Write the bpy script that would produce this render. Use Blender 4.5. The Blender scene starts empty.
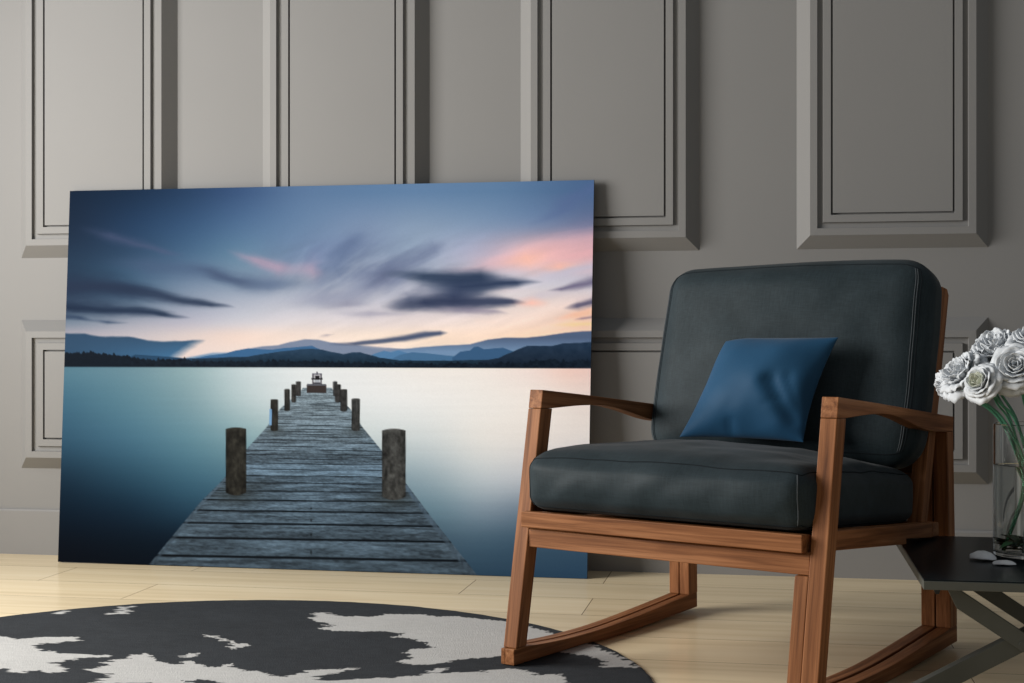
import bpy, bmesh, math, random
import numpy as np
from mathutils import Vector, Matrix, noise
random.seed(7)
SC = bpy.context.scene
COL = SC.collection
R = math.radians

# ------------------------------------------------------------------ helpers
def s2l(c):
    c = c / 255.0
    return c / 12.92 if c <= 0.04045 else ((c + 0.055) / 1.055) ** 2.4
def rgb(r, g, b): return (s2l(r), s2l(g), s2l(b), 1.0)

def tag(o, label=None, cat=None, group=None, kind=None):
    if label: o['label'] = label
    if cat: o['category'] = cat
    if group: o['group'] = group
    if kind: o['kind'] = kind
    return o

def empty(name, loc=(0, 0, 0), rz=0.0):
    o = bpy.data.objects.new(name, None)
    o.empty_display_size = 0.05
    o.location = loc; o.rotation_euler = (0, 0, rz)
    COL.objects.link(o)
    return o

def link(name, me, mat=None, parent=None, smooth=False):
    o = bpy.data.objects.new(name, me)
    COL.objects.link(o)
    if mat:
        for m in (mat if isinstance(mat, (list, tuple)) else [mat]): me.materials.append(m)
    if parent: o.parent = parent
    if smooth:
        me.polygons.foreach_set('use_smooth', [True] * len(me.polygons))
    return o

def from_bm(name, bm, mat=None, parent=None, smooth=False):
    bmesh.ops.recalc_face_normals(bm, faces=bm.faces)
    me = bpy.data.meshes.new(name)
    bm.to_mesh(me); bm.free()
    return link(name, me, mat, parent, smooth)

def add_box(bm, x0, x1, y0, y1, z0, z1):
    v = [bm.verts.new(p) for p in ((x0,y0,z0),(x1,y0,z0),(x1,y1,z0),(x0,y1,z0),(x0,y0,z1),(x1,y0,z1),(x1,y1,z1),(x0,y1,z1))]
    return [bm.faces.new([v[i] for i in f]) for f in ((0,3,2,1),(4,5,6,7),(0,1,5,4),(1,2,6,5),(2,3,7,6),(3,0,4,7))]

def add_prism(bm, poly, u0, u1, to3=lambda u, a, b: (u, a, b)):
    """polygon (a, b) extruded along u"""
    n = len(poly)
    A = [bm.verts.new(to3(u0, a, b)) for a, b in poly]
    B = [bm.verts.new(to3(u1, a, b)) for a, b in poly]
    bm.faces.new(A); bm.faces.new(B[::-1])
    for i in range(n):
        j = (i + 1) % n
        bm.faces.new((A[i], B[i], B[j], A[j]))

def bevel_sharp(bm, w, seg=2, ang=30):
    bmesh.ops.recalc_face_normals(bm, faces=bm.faces)
    es = [e for e in bm.edges if len(e.link_faces) == 2 and e.calc_face_angle(0) > R(ang)]
    bmesh.ops.bevel(bm, geom=es, offset=w, segments=seg, profile=0.5, affect='EDGES', clamp_overlap=True)

def grain(me, axis, seed=None):
    """per-piece timber coordinates: x runs along the grain"""
    ax = Vector(axis).normalized()
    t = Vector((0, 0, 1)) if abs(ax.z) < 0.9 else Vector((1, 0, 0))
    n1 = ax.cross(t).normalized(); n2 = ax.cross(n1)
    off = Vector((random.uniform(0, 30), random.uniform(0, 30), random.uniform(0, 30)))
    at = me.attributes.new('grain', 'FLOAT_VECTOR', 'POINT')
    d = []
    for v in me.vertices:
        d += [v.co.dot(ax) + off.x, v.co.dot(n1) + off.y, v.co.dot(n2) + off.z]
    at.data.foreach_set('vector', d)

def add_tube(bm, pts, rad, n=8, cap=True, closed=False):
    pts = [Vector(p) for p in pts]
    rr = rad if isinstance(rad, (list, tuple)) else [rad] * len(pts)
    rings = []; prev = None
    m = len(pts)
    for i, p in enumerate(pts):
        if closed: t = pts[(i + 1) % m] - pts[i - 1]
        else: t = pts[min(i + 1, m - 1)] - pts[max(i - 1, 0)]
        t.normalize()
        if prev is None:
            a = t.cross(Vector((0, 0, 1)))
            if a.length < 0.1: a = t.cross(Vector((1, 0, 0)))
        else:
            a = prev - t * prev.dot(t)
        a.normalize(); prev = a
        b = t.cross(a)
        rings.append([bm.verts.new(p + (a * math.cos(k * math.tau / n) + b * math.sin(k * math.tau / n)) * rr[i]) for k in range(n)])
    for i in range(m if closed else m - 1):
        r0, r1 = rings[i], rings[(i + 1) % m]
        for k in range(n):
            bm.faces.new((r0[k], r0[(k + 1) % n], r1[(k + 1) % n], r1[k]))
    if cap and not closed:
        bm.faces.new(rings[0][::-1]); bm.faces.new(rings[-1])

def crom(P, n=6):
    """Catmull-Rom through the points"""
    P = [Vector(p) for p in P]
    Q = [P[0] * 2 - P[1]] + P + [P[-1] * 2 - P[-2]]
    out = []
    for i in range(1, len(Q) - 2):
        a, b, c, d = Q[i - 1:i + 3]
        for k in range(n):
            t = k / n
            out.append(0.5 * ((2 * b) + (c - a) * t + (2 * a - 5 * b + 4 * c - d) * t * t + (3 * b - a - 3 * c + d) * t ** 3))
    out.append(P[-1])
    return out

# ------------------------------------------------------------------ materials
def new_mat(name):
    m = bpy.data.materials.new(name); m.use_nodes = True
    nt = m.node_tree
    return m, nt, nt.nodes['Principled BSDF']
def N(nt, t, **k):
    n = nt.nodes.new(t)
    for a, b in k.items():
        if a in n.inputs.keys() and not hasattr(n, a): n.inputs[a].default_value = b
        else: setattr(n, a, b)
    return n
def ramp(nt, stops):
    r = N(nt, 'ShaderNodeValToRGB')
    e = r.color_ramp.elements
    while len(e) < len(stops): e.new(0.5)
    for i, (p, c) in enumerate(stops):
        e[i].position = p; e[i].color = c
    return r
def L(nt, a, b): nt.links.new(a, b)

def plain(name, col, rough=0.5, spec=0.5, metal=0.0, noise_amt=0.06, noise_scale=30.0, bump=0.0, bump_scale=200.0):
    m, nt, p = new_mat(name)
    tc = N(nt, 'ShaderNodeTexCoord')
    nz = N(nt, 'ShaderNodeTexNoise'); nz.inputs['Scale'].default_value = noise_scale; nz.inputs['Detail'].default_value = 4
    L(nt, tc.outputs['Object'], nz.inputs['Vector'])
    a = tuple(c * (1 - noise_amt) for c in col[:3]) + (1,); b = tuple(min(1, c * (1 + noise_amt)) for c in col[:3]) + (1,)
    r = ramp(nt, [(0.3, a), (0.7, b)])
    L(nt, nz.outputs['Fac'], r.inputs['Fac']); L(nt, r.outputs['Color'], p.inputs['Base Color'])
    p.inputs['Roughness'].default_value = rough
    p.inputs['Specular IOR Level'].default_value = spec
    p.inputs['Metallic'].default_value = metal
    if bump:
        n2 = N(nt, 'ShaderNodeTexNoise'); n2.inputs['Scale'].default_value = bump_scale; n2.inputs['Detail'].default_value = 3
        L(nt, tc.outputs['Object'], n2.inputs['Vector'])
        bp = N(nt, 'ShaderNodeBump'); bp.inputs['Strength'].default_value = bump; bp.inputs['Distance'].default_value = 0.002
        L(nt, n2.outputs['Fac'], bp.inputs['Height']); L(nt, bp.outputs['Normal'], p.inputs['Normal'])
    return m

M = {}
M['wall'] = plain('grey_wall_paint', (0.222, 0.2195, 0.2155, 1), rough=0.62, spec=0.3, noise_amt=0.015, noise_scale=3, bump=0.03, bump_scale=120)
M['base'] = plain('grey_baseboard_paint', (0.226, 0.223, 0.220, 1), rough=0.5, spec=0.3, noise_amt=0.015, noise_scale=3)

def wood_mat():
    m, nt, p = new_mat('oiled_walnut')
    at = N(nt, 'ShaderNodeAttribute', attribute_name='grain')
    mp = N(nt, 'ShaderNodeMapping'); mp.inputs['Scale'].default_value = (3.0, 75.0, 75.0)
    L(nt, at.outputs['Vector'], mp.inputs['Vector'])
    n1 = N(nt, 'ShaderNodeTexNoise'); n1.inputs['Scale'].default_value = 1.0; n1.inputs['Detail'].default_value = 5; n1.inputs['Distortion'].default_value = 0.6
    L(nt, mp.outputs['Vector'], n1.inputs['Vector'])
    r1 = ramp(nt, [(0.26, (0.105, 0.037, 0.0135, 1)), (0.43, (0.215, 0.083, 0.031, 1)), (0.58, (0.305, 0.127, 0.052, 1)), (0.76, (0.40, 0.185, 0.082, 1))])
    L(nt, n1.outputs['Fac'], r1.inputs['Fac'])
    mp2 = N(nt, 'ShaderNodeMapping'); mp2.inputs['Scale'].default_value = (9.0, 420.0, 420.0)
    L(nt, at.outputs['Vector'], mp2.inputs['Vector'])
    n2 = N(nt, 'ShaderNodeTexNoise'); n2.inputs['Scale'].default_value = 1.0; n2.inputs['Detail'].default_value = 2
    L(nt, mp2.outputs['Vector'], n2.inputs['Vector'])
    r2 = ramp(nt, [(0.3, (0.62, 0.6, 0.58, 1)), (0.6, (1, 1, 1, 1))])
    L(nt, n2.outputs['Fac'], r2.inputs['Fac'])
    mx = N(nt, 'ShaderNodeMix', data_type='RGBA', blend_type='MULTIPLY'); mx.inputs[0].default_value = 0.7
    L(nt, r1.outputs['Color'], mx.inputs[6]); L(nt, r2.outputs['Color'], mx.inputs[7])
    L(nt, mx.outputs[2], p.inputs['Base Color'])
    p.inputs['Roughness'].default_value = 0.5
    p.inputs['Specular IOR Level'].default_value = 0.14
    bp = N(nt, 'ShaderNodeBump'); bp.inputs['Strength'].default_value = 0.15; bp.inputs['Distance'].default_value = 0.001
    L(nt, n2.outputs['Fac'], bp.inputs['Height']); L(nt, bp.outputs['Normal'], p.inputs['Normal'])
    return m
M['wood'] = wood_mat()

def floor_mat():
    m, nt, p = new_mat('pale_oak_planks')
    tc = N(nt, 'ShaderNodeTexCoord')
    mp = N(nt, 'ShaderNodeMapping'); mp.inputs['Location'].default_value = (0.453 + 1.204 * 20, 0.453 + 0.229 * 40, 0)
    L(nt, tc.outputs['Object'], mp.inputs['Vector'])
    br = N(nt, 'ShaderNodeTexBrick', offset=0.297, offset_frequency=2, squash=1.0)
    br.inputs['Scale'].default_value = 1.0
    br.inputs['Color1'].default_value = (0.0, 0.0, 0.0, 1); br.inputs['Color2'].default_value = (1, 1, 1, 1)
    br.inputs['Mortar'].default_value = (0.5, 0.5, 0.5, 1)
    br.inputs['Mortar Size'].default_value = 0.0012; br.inputs['Mortar Smooth'].default_value = 0.2
    br.inputs['Brick Width'].default_value = 1.204; br.inputs['Row Height'].default_value = 0.229
    L(nt, mp.outputs['Vector'], br.inputs['Vector'])
    # grain, shifted per plank
    sh = N(nt, 'ShaderNodeVectorMath', operation='MULTIPLY_ADD'); sh.inputs[1].default_value = (7.0, 3.0, 5.0)
    L(nt, br.outputs['Color'], sh.inputs[0]); L(nt, tc.outputs['Object'], sh.inputs[2])
    m2 = N(nt, 'ShaderNodeMapping'); m2.inputs['Scale'].default_value = (0.9, 16.0, 1.0)
    L(nt, sh.outputs['Vector'], m2.inputs['Vector'])
    n1 = N(nt, 'ShaderNodeTexNoise'); n1.inputs['Scale'].default_value = 1.3; n1.inputs['Detail'].default_value = 6; n1.inputs['Distortion'].default_value = 0.4
    L(nt, m2.outputs['Vector'], n1.inputs['Vector'])
    r1 = ramp(nt, [(0.25, (0.67, 0.54, 0.345, 1)), (0.5, (0.78, 0.64, 0.42, 1)), (0.75, (0.83, 0.70, 0.48, 1))])
    L(nt, n1.outputs['Fac'], r1.inputs['Fac'])
    mr = N(nt, 'ShaderNodeMapRange'); mr.inputs['To Min'].default_value = 0.94; mr.inputs['To Max'].default_value = 1.05
    sp = N(nt, 'ShaderNodeSeparateColor'); L(nt, br.outputs['Color'], sp.inputs['Color'])
    L(nt, sp.outputs[0], mr.inputs['Value'])
    sc = N(nt, 'ShaderNodeVectorMath', operation='SCALE')
    L(nt, r1.outputs['Color'], sc.inputs[0]); L(nt, mr.outputs['Result'], sc.inputs['Scale'])
    mx = N(nt, 'ShaderNodeMix', data_type='RGBA'); mx.inputs[7].default_value = (0.20, 0.14, 0.085, 1)
    L(nt, br.outputs['Fac'], mx.inputs[0]); L(nt, sc.outputs['Vector'], mx.inputs[6])
    L(nt, mx.outputs[2], p.inputs['Base Color'])
    p.inputs['Roughness'].default_value = 0.16
    p.inputs['Specular IOR Level'].default_value = 0.05
    bp = N(nt, 'ShaderNodeBump'); bp.inputs['Strength'].default_value = 0.25; bp.inputs['Distance'].default_value = 0.001; bp.invert = True
    L(nt, br.outputs['Fac'], bp.inputs['Height']); L(nt, bp.outputs['Normal'], p.inputs['Normal'])
    return m
M['floor'] = floor_mat()

def fabric_mat(name, dark, light, scale=900.0, rough=0.85, sheen=0.25, weave=0.25):
    m, nt, p = new_mat(name)
    tc = N(nt, 'ShaderNodeTexCoord')
    nz = N(nt, 'ShaderNodeTexNoise'); nz.inputs['Scale'].default_value = 9.0; nz.inputs['Detail'].default_value = 6
    L(nt, tc.outputs['Object'], nz.inputs['Vector'])
    r = ramp(nt, [(0.3, dark), (0.72, light)])
    L(nt, nz.outputs['Fac'], r.inputs['Fac'])
    mpa = N(nt, 'ShaderNodeMapping'); mpa.inputs['Scale'].default_value = (scale, scale * 0.08, scale * 0.08)
    mpb = N(nt, 'ShaderNodeMapping'); mpb.inputs['Scale'].default_value = (scale * 0.08, scale, scale)
    na = N(nt, 'ShaderNodeTexNoise'); nb = N(nt, 'ShaderNodeTexNoise')
    for q, w in ((mpa, na), (mpb, nb)):
        L(nt, tc.outputs['Object'], q.inputs['Vector']); L(nt, q.outputs['Vector'], w.inputs['Vector'])
        w.inputs['Scale'].default_value = 0.55; w.inputs['Detail'].default_value = 2
    ad = N(nt, 'ShaderNodeMath', operation='ADD'); L(nt, na.outputs['Fac'], ad.inputs[0]); L(nt, nb.outputs['Fac'], ad.inputs[1])
    mr = N(nt, 'ShaderNodeMapRange'); mr.inputs['From Min'].default_value = 0.6; mr.inputs['From Max'].default_value = 1.4
    mr.inputs['To Min'].default_value = 1 - weave; mr.inputs['To Max'].default_value = 1 + weave
    L(nt, ad.outputs[0], mr.inputs['Value'])
    sc = N(nt, 'ShaderNodeVectorMath', operation='SCALE')
    L(nt, r.outputs['Color'], sc.inputs[0]); L(nt, mr.outputs['Result'], sc.inputs['Scale'])
    L(nt, sc.outputs['Vector'], p.inputs['Base Color'])
    p.inputs['Roughness'].default_value = rough
    p.inputs['Specular IOR Level'].default_value = 0.13
    p.inputs['Sheen Weight'].default_value = sheen
    p.inputs['Sheen Roughness'].default_value = 0.4
    bp = N(nt, 'ShaderNodeBump'); bp.inputs['Strength'].default_value = 0.12; bp.inputs['Distance'].default_value = 0.0008
    L(nt, ad.outputs[0], bp.inputs['Height']); L(nt, bp.outputs['Normal'], p.inputs['Normal'])
    return m
M['char'] = fabric_mat('charcoal_linen', (0.0165, 0.0255, 0.0300, 1), (0.0270, 0.0390, 0.0455, 1), rough=0.58, sheen=0.05)
M['seam'] = plain('charcoal_seam_thread', (0.045, 0.055, 0.062, 1), rough=0.8)
M['piping'] = plain('dark_seam_fold', (0.012, 0.016, 0.019, 1), rough=0.9, spec=0.1)
M['blue'] = fabric_mat('blue_satin', (0.0125, 0.058, 0.122, 1), (0.0160, 0.070, 0.145, 1), scale=1600, rough=0.6, sheen=0.1, weave=0.05)
M['metal'] = plain('dark_bronze_metal', (0.072, 0.076, 0.066, 1), rough=0.45, spec=0.5, noise_amt=0.05)
M['top'] = plain('black_lacquer', (0.0052, 0.0095, 0.0120, 1), rough=0.3, spec=0.10, noise_amt=0.1)
M['black'] = plain('black_plastic', (0.008, 0.008, 0.009, 1), rough=0.4)
M['petal'] = plain('white_petal', (0.66, 0.69, 0.72, 1), rough=0.6, spec=0.25, noise_amt=0.10, noise_scale=60)
M['fallen'] = plain('fallen_white_petal', (0.78, 0.79, 0.79, 1), rough=0.6, spec=0.25, noise_amt=0.08, noise_scale=60)
M['heart'] = plain('creamy_petal', (0.62, 0.64, 0.55, 1), rough=0.6, spec=0.25, noise_amt=0.10, noise_scale=120)
M['stem'] = plain('green_stem', (0.062, 0.225, 0.130, 1), rough=0.4, noise_amt=0.35, noise_scale=40)
M['leaf'] = plain('green_leaf', (0.022, 0.085, 0.030, 1), rough=0.5, noise_amt=0.35, noise_scale=40)
M['sepal'] = plain('olive_sepal', (0.17, 0.16, 0.07, 1), rough=0.6, noise_amt=0.3, noise_scale=50)
M['white'] = plain('white_frame_paint', (0.6, 0.6, 0.59, 1), rough=0.4, noise_amt=0.02)

def glass_mat(name, col, ior, rough=0.0):
    m, nt, p = new_mat(name)
    p.inputs['Base Color'].default_value = col
    p.inputs['Roughness'].default_value = rough
    p.inputs['IOR'].default_value = ior
    p.inputs['Transmission Weight'].default_value = 1.0
    return m
M['glass'] = glass_mat('clear_glass', (0.97, 0.985, 0.975, 1), 1.47)
M['water'] = glass_mat('clear_water', (0.96, 0.975, 0.96, 1), 1.333)

def attr_mat(name, attr, rough, spec, bump=0.0, scale=400.0, sheen=0.0):
    m, nt, p = new_mat(name)
    at = N(nt, 'ShaderNodeAttribute', attribute_name=attr)
    L(nt, at.outputs['Color'], p.inputs['Base Color'])
    p.inputs['Roughness'].default_value = rough; p.inputs['Specular IOR Level'].default_value = spec
    p.inputs['Sheen Weight'].default_value = sheen
    if bump:
        tc = N(nt, 'ShaderNodeTexCoord'); nz = N(nt, 'ShaderNodeTexNoise')
        nz.inputs['Scale'].default_value = scale; nz.inputs['Detail'].default_value = 3
        L(nt, tc.outputs['Object'], nz.inputs['Vector'])
        bp = N(nt, 'ShaderNodeBump'); bp.inputs['Strength'].default_value = bump; bp.inputs['Distance'].default_value = 0.003
        L(nt, nz.outputs['Fac'], bp.inputs['Height']); L(nt, bp.outputs['Normal'], p.inputs['Normal'])
    return m
M['print'] = attr_mat('printed_photograph', 'print', 0.6, 0.03)
M['hide'] = attr_mat('cowhide_pile', 'hide', 0.9, 0.15, bump=0.5, scale=300)

# ------------------------------------------------------------------ daylight settings
WIN = (-3.05, -0.95, 0.55, 2.25)      # window opening in the left wall: y0, y1, z0, z1
POWER = 176.0
AMB = 0.215
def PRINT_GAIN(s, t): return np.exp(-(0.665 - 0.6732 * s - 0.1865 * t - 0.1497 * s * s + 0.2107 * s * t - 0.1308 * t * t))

# ------------------------------------------------------------------ the room
def vnoise(x, y, seed=0):
    """smooth value noise on arrays"""
    rs = np.random.RandomState(seed); T = rs.rand(256, 256)
    xi = np.floor(x).astype(int); yi = np.floor(y).astype(int)
    fx = x - xi; fy = y - yi
    fx = fx * fx * (3 - 2 * fx); fy = fy * fy * (3 - 2 * fy)
    g = lambda a, b: T[a % 256, b % 256]
    return (g(xi, yi) * (1 - fx) + g(xi + 1, yi) * fx) * (1 - fy) + (g(xi, yi + 1) * (1 - fx) + g(xi + 1, yi + 1) * fx) * fy
def fbm(x, y, seed=0, o=4):
    s = 0; a = 0.5; t = 0
    for i in range(o):
        s = s + a * vnoise(x * 2 ** i, y * 2 ** i, seed + i); t += a; a *= 0.5
    return s / t

XL, XR, YF, ZC = -3.2, 3.2, -6.2, 2.75     # left wall, right end, front end, ceiling height
bm = bmesh.new(); add_box(bm, XL - 0.15, XR, YF, 0.15, -0.08, 0.0)
tag(from_bm('floor', bm, M['floor']), kind='structure')
bm = bmesh.new(); add_box(bm, XL - 0.15, XR, 0.0, 0.15, 0.0, ZC)
tag(from_bm('wall_back', bm, M['wall']), kind='structure')
bm = bmesh.new()
add_prism(bm, [(0, 0), (-0.010, 0), (-0.010, 0.136), (-0.006, 0.1415), (0, 0.1415)], XL, XR)
tag(from_bm('baseboard_back', bm, M['base']), kind='structure')

# left wall with the big window the daylight comes through (outside the frame)
WY0, WY1, WZ0, WZ1 = WIN
bm = bmesh.new()
add_box(bm, XL - 0.15, XL, YF, WY0, 0, ZC); add_box(bm, XL - 0.15, XL, WY1, 0.0, 0, ZC)
add_box(bm, XL - 0.15, XL, WY0, WY1, 0, WZ0); add_box(bm, XL - 0.15, XL, WY0, WY1, WZ1, ZC)
tag(from_bm('wall_left', bm, M['wall']), kind='structure')
bm = bmesh.new(); t = 0.05
add_box(bm, XL - 0.10, XL - 0.04, WY0, WY0 + t, WZ0, WZ1); add_box(bm, XL - 0.10, XL - 0.04, WY1 - t, WY1, WZ0, WZ1)
add_box(bm, XL - 0.10, XL - 0.04, WY0 + t, WY1 - t, WZ0, WZ0 + t); add_box(bm, XL - 0.10, XL - 0.04, WY0 + t, WY1 - t, WZ1 - t, WZ1)
tag(from_bm('window_1', bm, M['white']), kind='structure')

# picture-frame mouldings: profile (inset, height above the wall)
PROF = [(0.0, 0.0), (0.0365, 0.038), (0.056, 0.0385), (0.0572, 0.0285), (0.0715, 0.0275), (0.0728, 0.0375), (0.0935, 0.0375),
        (0.0942, 0.024), (0.0985, 0.024), (0.099, 0.0365)]
def panel(name, x0, x1, z0, z1):
    bm = bmesh.new(); rings = []
    for d, hgt in PROF:
        rings.append([bm.verts.new(p) for p in ((x0 + d, -hgt, z0 + d), (x1 - d, -hgt, z0 + d), (x1 - d, -hgt, z1 - d), (x0 + d, -hgt, z1 - d))])
    for a, b in zip(rings, rings[1:]):
        for i in range(4):
            j = (i + 1) % 4
            bm.faces.new((a[i], a[j], b[j], b[i]))
    bm.faces.new(rings[-1])
    bm.faces.new(rings[0][::-1])
    tag(from_bm(name, bm, M['wall']), kind='structure')
k = 1
for i in range(-1, 6):
    x0 = -2.318 + 0.7975 * i
    for z0, z1 in ((0.930, 2.42), (0.270, 0.7355)):
        panel('trim_%d' % k, x0, x0 + 0.522, z0, z1); k += 1

# ------------------------------------------------------------------ cowhide rug
RUG = {'left': [(-1.75, -1.168), (-1.705, -1.186), (-1.654, -1.215), (-1.615, -1.182), (-1.527, -1.161), (-1.506, -1.195), (-1.546, -1.228), (-1.569, -1.237), (-1.569, -1.261), (-1.567, -1.285), (-1.535, -1.298), (-1.499, -1.325), (-1.446, -1.324), (-1.408, -1.326), (-1.371, -1.324), (-1.373, -1.343), (-1.429, -1.357), (-1.433, -1.38), (-1.453, -1.402), (-1.432, -1.43), (-1.402, -1.461), (-1.404, -1.494), (-1.437, -1.488), (-1.463, -1.478), (-1.477, -1.507), (-1.513, -1.481), (-1.539, -1.471), (-1.551, -1.504)],
       'low': [(-1.359, -1.453), (-1.338, -1.424), (-1.348, -1.372), (-1.331, -1.353), (-1.322, -1.329), (-1.31, -1.297), (-1.295, -1.294), (-1.262, -1.345), (-1.222, -1.377), (-1.187, -1.375), (-1.183, -1.348), (-1.157, -1.348), (-1.131, -1.386), (-1.104, -1.392), (-1.086, -1.346), (-1.068, -1.388), (-1.039, -1.412), (-1.007, -1.406), (-0.965, -1.439), (-0.936, -1.44), (-0.923, -1.407), (-0.9, -1.372), (-0.863, -1.365), (-0.83, -1.342), (-0.831, -1.374), (-0.863, -1.396), (-0.883, -1.424), (-0.863, -1.456), (-0.809, -1.446), (-0.759, -1.421), (-0.708, -1.398), (-0.675, -1.378), (-0.649, -1.357), (-0.627, -1.354), (-0.567, -1.331), (-0.538, -1.294), (-0.501, -1.3), (-0.444, -1.339), (-0.413, -1.309), (-0.387, -1.394), (-0.374, -1.58), (-0.649, -1.63), (-0.837, -1.664), (-1.134, -1.585), (-1.196, -1.534), (-1.29, -1.561), (-1.282, -1.536), (-1.284, -1.472), (-1.314, -1.482)],
       'mid': [(-1.08, -0.875), (-1.087, -0.817), (-1.082, -0.779), (-1.046, -0.815), (-0.996, -0.824), (-0.952, -0.816), (-0.936, -0.789), (-0.898, -0.777), (-0.858, -0.775), (-0.824, -0.769), (-0.782, -0.791), (-0.748, -0.777), (-0.638, -0.81), (-0.505, -0.903), (-0.384, -1.035), (-0.293, -1.176), (-0.255, -1.234), (-0.307, -1.243), (-0.342, -1.256), (-0.33, -1.199), (-0.377, -1.151), (-0.426, -1.121), (-0.511, -1.158), (-0.559, -1.184), (-0.607, -1.209), (-0.652, -1.241), (-0.664, -1.286), (-0.668, -1.277), (-0.696, -1.292), (-0.726, -1.291), (-0.75, -1.274), (-0.743, -1.235), (-0.774, -1.172), (-0.721, -1.127), (-0.763, -1.061), (-0.805, -1.043), (-0.842, -1.037), (-0.813, -0.993), (-0.866, -0.981), (-0.945, -0.995), (-1.024, -0.991), (-1.014, -0.934)],
       'bit1': [(-1.576, -0.906), (-1.584, -0.852), (-1.59, -0.806), (-1.571, -0.786), (-1.565, -0.833), (-1.54, -0.859), (-1.554, -0.901)],
       'bit2': [(-1.723, -0.896), (-1.712, -0.875), (-1.688, -0.917), (-1.701, -0.925)],
       'streak': [(-1.257, -1.086), (-1.229, -1.089), (-1.183, -1.137), (-1.154, -1.169), (-1.129, -1.157), (-1.117, -1.187), (-1.124, -1.224), (-1.146, -1.209), (-1.18, -1.156), (-1.225, -1.114)],
       'bit4': [(-1.222, -1.315), (-1.214, -1.287), (-1.197, -1.265), (-1.186, -1.291), (-1.208, -1.313)],
       'bitr': [(-0.682, -1.347), (-0.67, -1.315), (-0.653, -1.308), (-0.643, -1.348), (-0.665, -1.36)],
       'darkspot': [(-1.123, -1.507), (-1.099, -1.495), (-1.069, -1.497), (-1.038, -1.515), (-1.049, -1.547), (-1.111, -1.558)]}
def inside(px, py, poly):
    r = np.zeros(px.shape, bool); n = len(poly)
    for i in range(n):
        x0, y0 = poly[i]; x1, y1 = poly[(i + 1) % n]
        c = (y0 > py) != (y1 > py)
        r ^= c & (px < (x1 - x0) * (py - y0) / ((y1 - y0) if y1 != y0 else 1e-9) + x0)
    return r
def make_rug():
    cx, cy, rad = -1.112, -1.545, 0.908
    na, nr = 720, 170
    th = np.linspace(0, math.tau, na, endpoint=False)
    edge = rad * (1 + 0.004 * (vnoise(np.cos(th) * 30 + 50, np.sin(th) * 30 + 50, 3) - 0.5) + 0.012 * (vnoise(np.cos(th) * 2 + 9, np.sin(th) * 2 + 9, 4) - 0.5))
    fr = np.concatenate([np.linspace(0.01, 1, nr), [1.002, 1.0]])
    X = (fr[:, None] * edge[None, :] * np.cos(th)); Y = (fr[:, None] * edge[None, :] * np.sin(th))
    Z = np.full(X.shape, 0.0048); Z[nr - 1] = 0.0042; Z[nr] = 0.0022; Z[nr + 1] = 0.0004
    verts = np.stack([X, Y, Z], -1).reshape(-1, 3)
    nrr = nr + 2
    i, j = np.meshgrid(np.arange(nrr - 1), np.arange(na), indexing='ij')
    a = i * na + j; b = i * na + (j + 1) % na
    faces = np.stack([a, a + na, b + na, b], -1).reshape(-1, 4)
    me = bpy.data.meshes.new('cowhide_rug')
    allf = faces.tolist() + [list(range(na))] + [list(range((nrr - 1) * na, nrr * na))[::-1]]
    me.from_pydata(verts.tolist(), [], allf)
    wx = verts[:, 0] + cx; wy = verts[:, 1] + cy
    # hair lies roughly towards +x: jagged boundaries
    jx = (vnoise(wx * 24, wy * 90, 11) - 0.5) * 0.034 + (vnoise(wx * 50, wy * 230, 12) - 0.5) * 0.022
    jy = (vnoise(wx * 60, wy * 60, 13) - 0.5) * 0.010
    qx = wx + jx; qy = wy + jy
    wh = np.zeros(wx.shape, bool)
    for k_, poly in RUG.items():
        if k_ == 'darkspot': continue
        wh |= inside(qx, qy, poly)
    wh &= ~inside(qx, qy, RUG['darkspot'])
    # unseen front half of the hide: a few more patches
    wh |= (wy < -1.66) & (fbm(wx * 2.3 + 3, wy * 2.3, 21) > 0.52)
    f = fbm(wx * 60, wy * 160, 5)
    f2 = fbm(wx * 7, wy * 9, 6)
    white = np.array([0.46, 0.455, 0.44]); dark = np.array([0.028, 0.031, 0.035])
    colr = np.where(wh[:, None], white * (0.86 + 0.18 * f + 0.10 * f2)[:, None], dark * (0.60 + 0.5 * f + 0.35 * f2)[:, None])
    at = me.color_attributes.new('hide', 'FLOAT_COLOR', 'POINT')
    c4 = np.ones((len(verts), 4), np.float32); c4[:, :3] = colr
    at.data.foreach_set('color', c4.ravel())
    o = link('cowhide_rug', me, M['hide'], smooth=False)
    o.location = (cx, cy, 0.0003)
    tag(o, 'round black and white cowhide rug lying on the pale plank floor', 'rug')
make_rug()

# ------------------------------------------------------------------ leaning picture
# The print is painted in its own sheet coordinates (the sheet is laid out on a grid whose corners are QUAD).
QUAD = [(70.0, 191.0), (594.0, 180.0), (587.0, 579.5), (58.0, 562.0)]       # top-left, top-right, bottom-right, bottom-left
def homography(src, dst):
    A = []; B = []
    for (x, y), (u, v) in zip(src, dst):
        A.append([x, y, 1, 0, 0, 0, -u * x, -u * y]); B.append(u)
        A.append([0, 0, 0, x, y, 1, -v * x, -v * y]); B.append(v)
    return np.append(np.linalg.solve(np.array(A, float), np.array(B, float)), 1).reshape(3, 3)
def lin(c):
    c = np.clip(np.asarray(c, float) / 255.0, 0, 1)
    return np.where(c <= 0.04045, c / 12.92, ((c + 0.055) / 1.055) ** 2.4)

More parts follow.
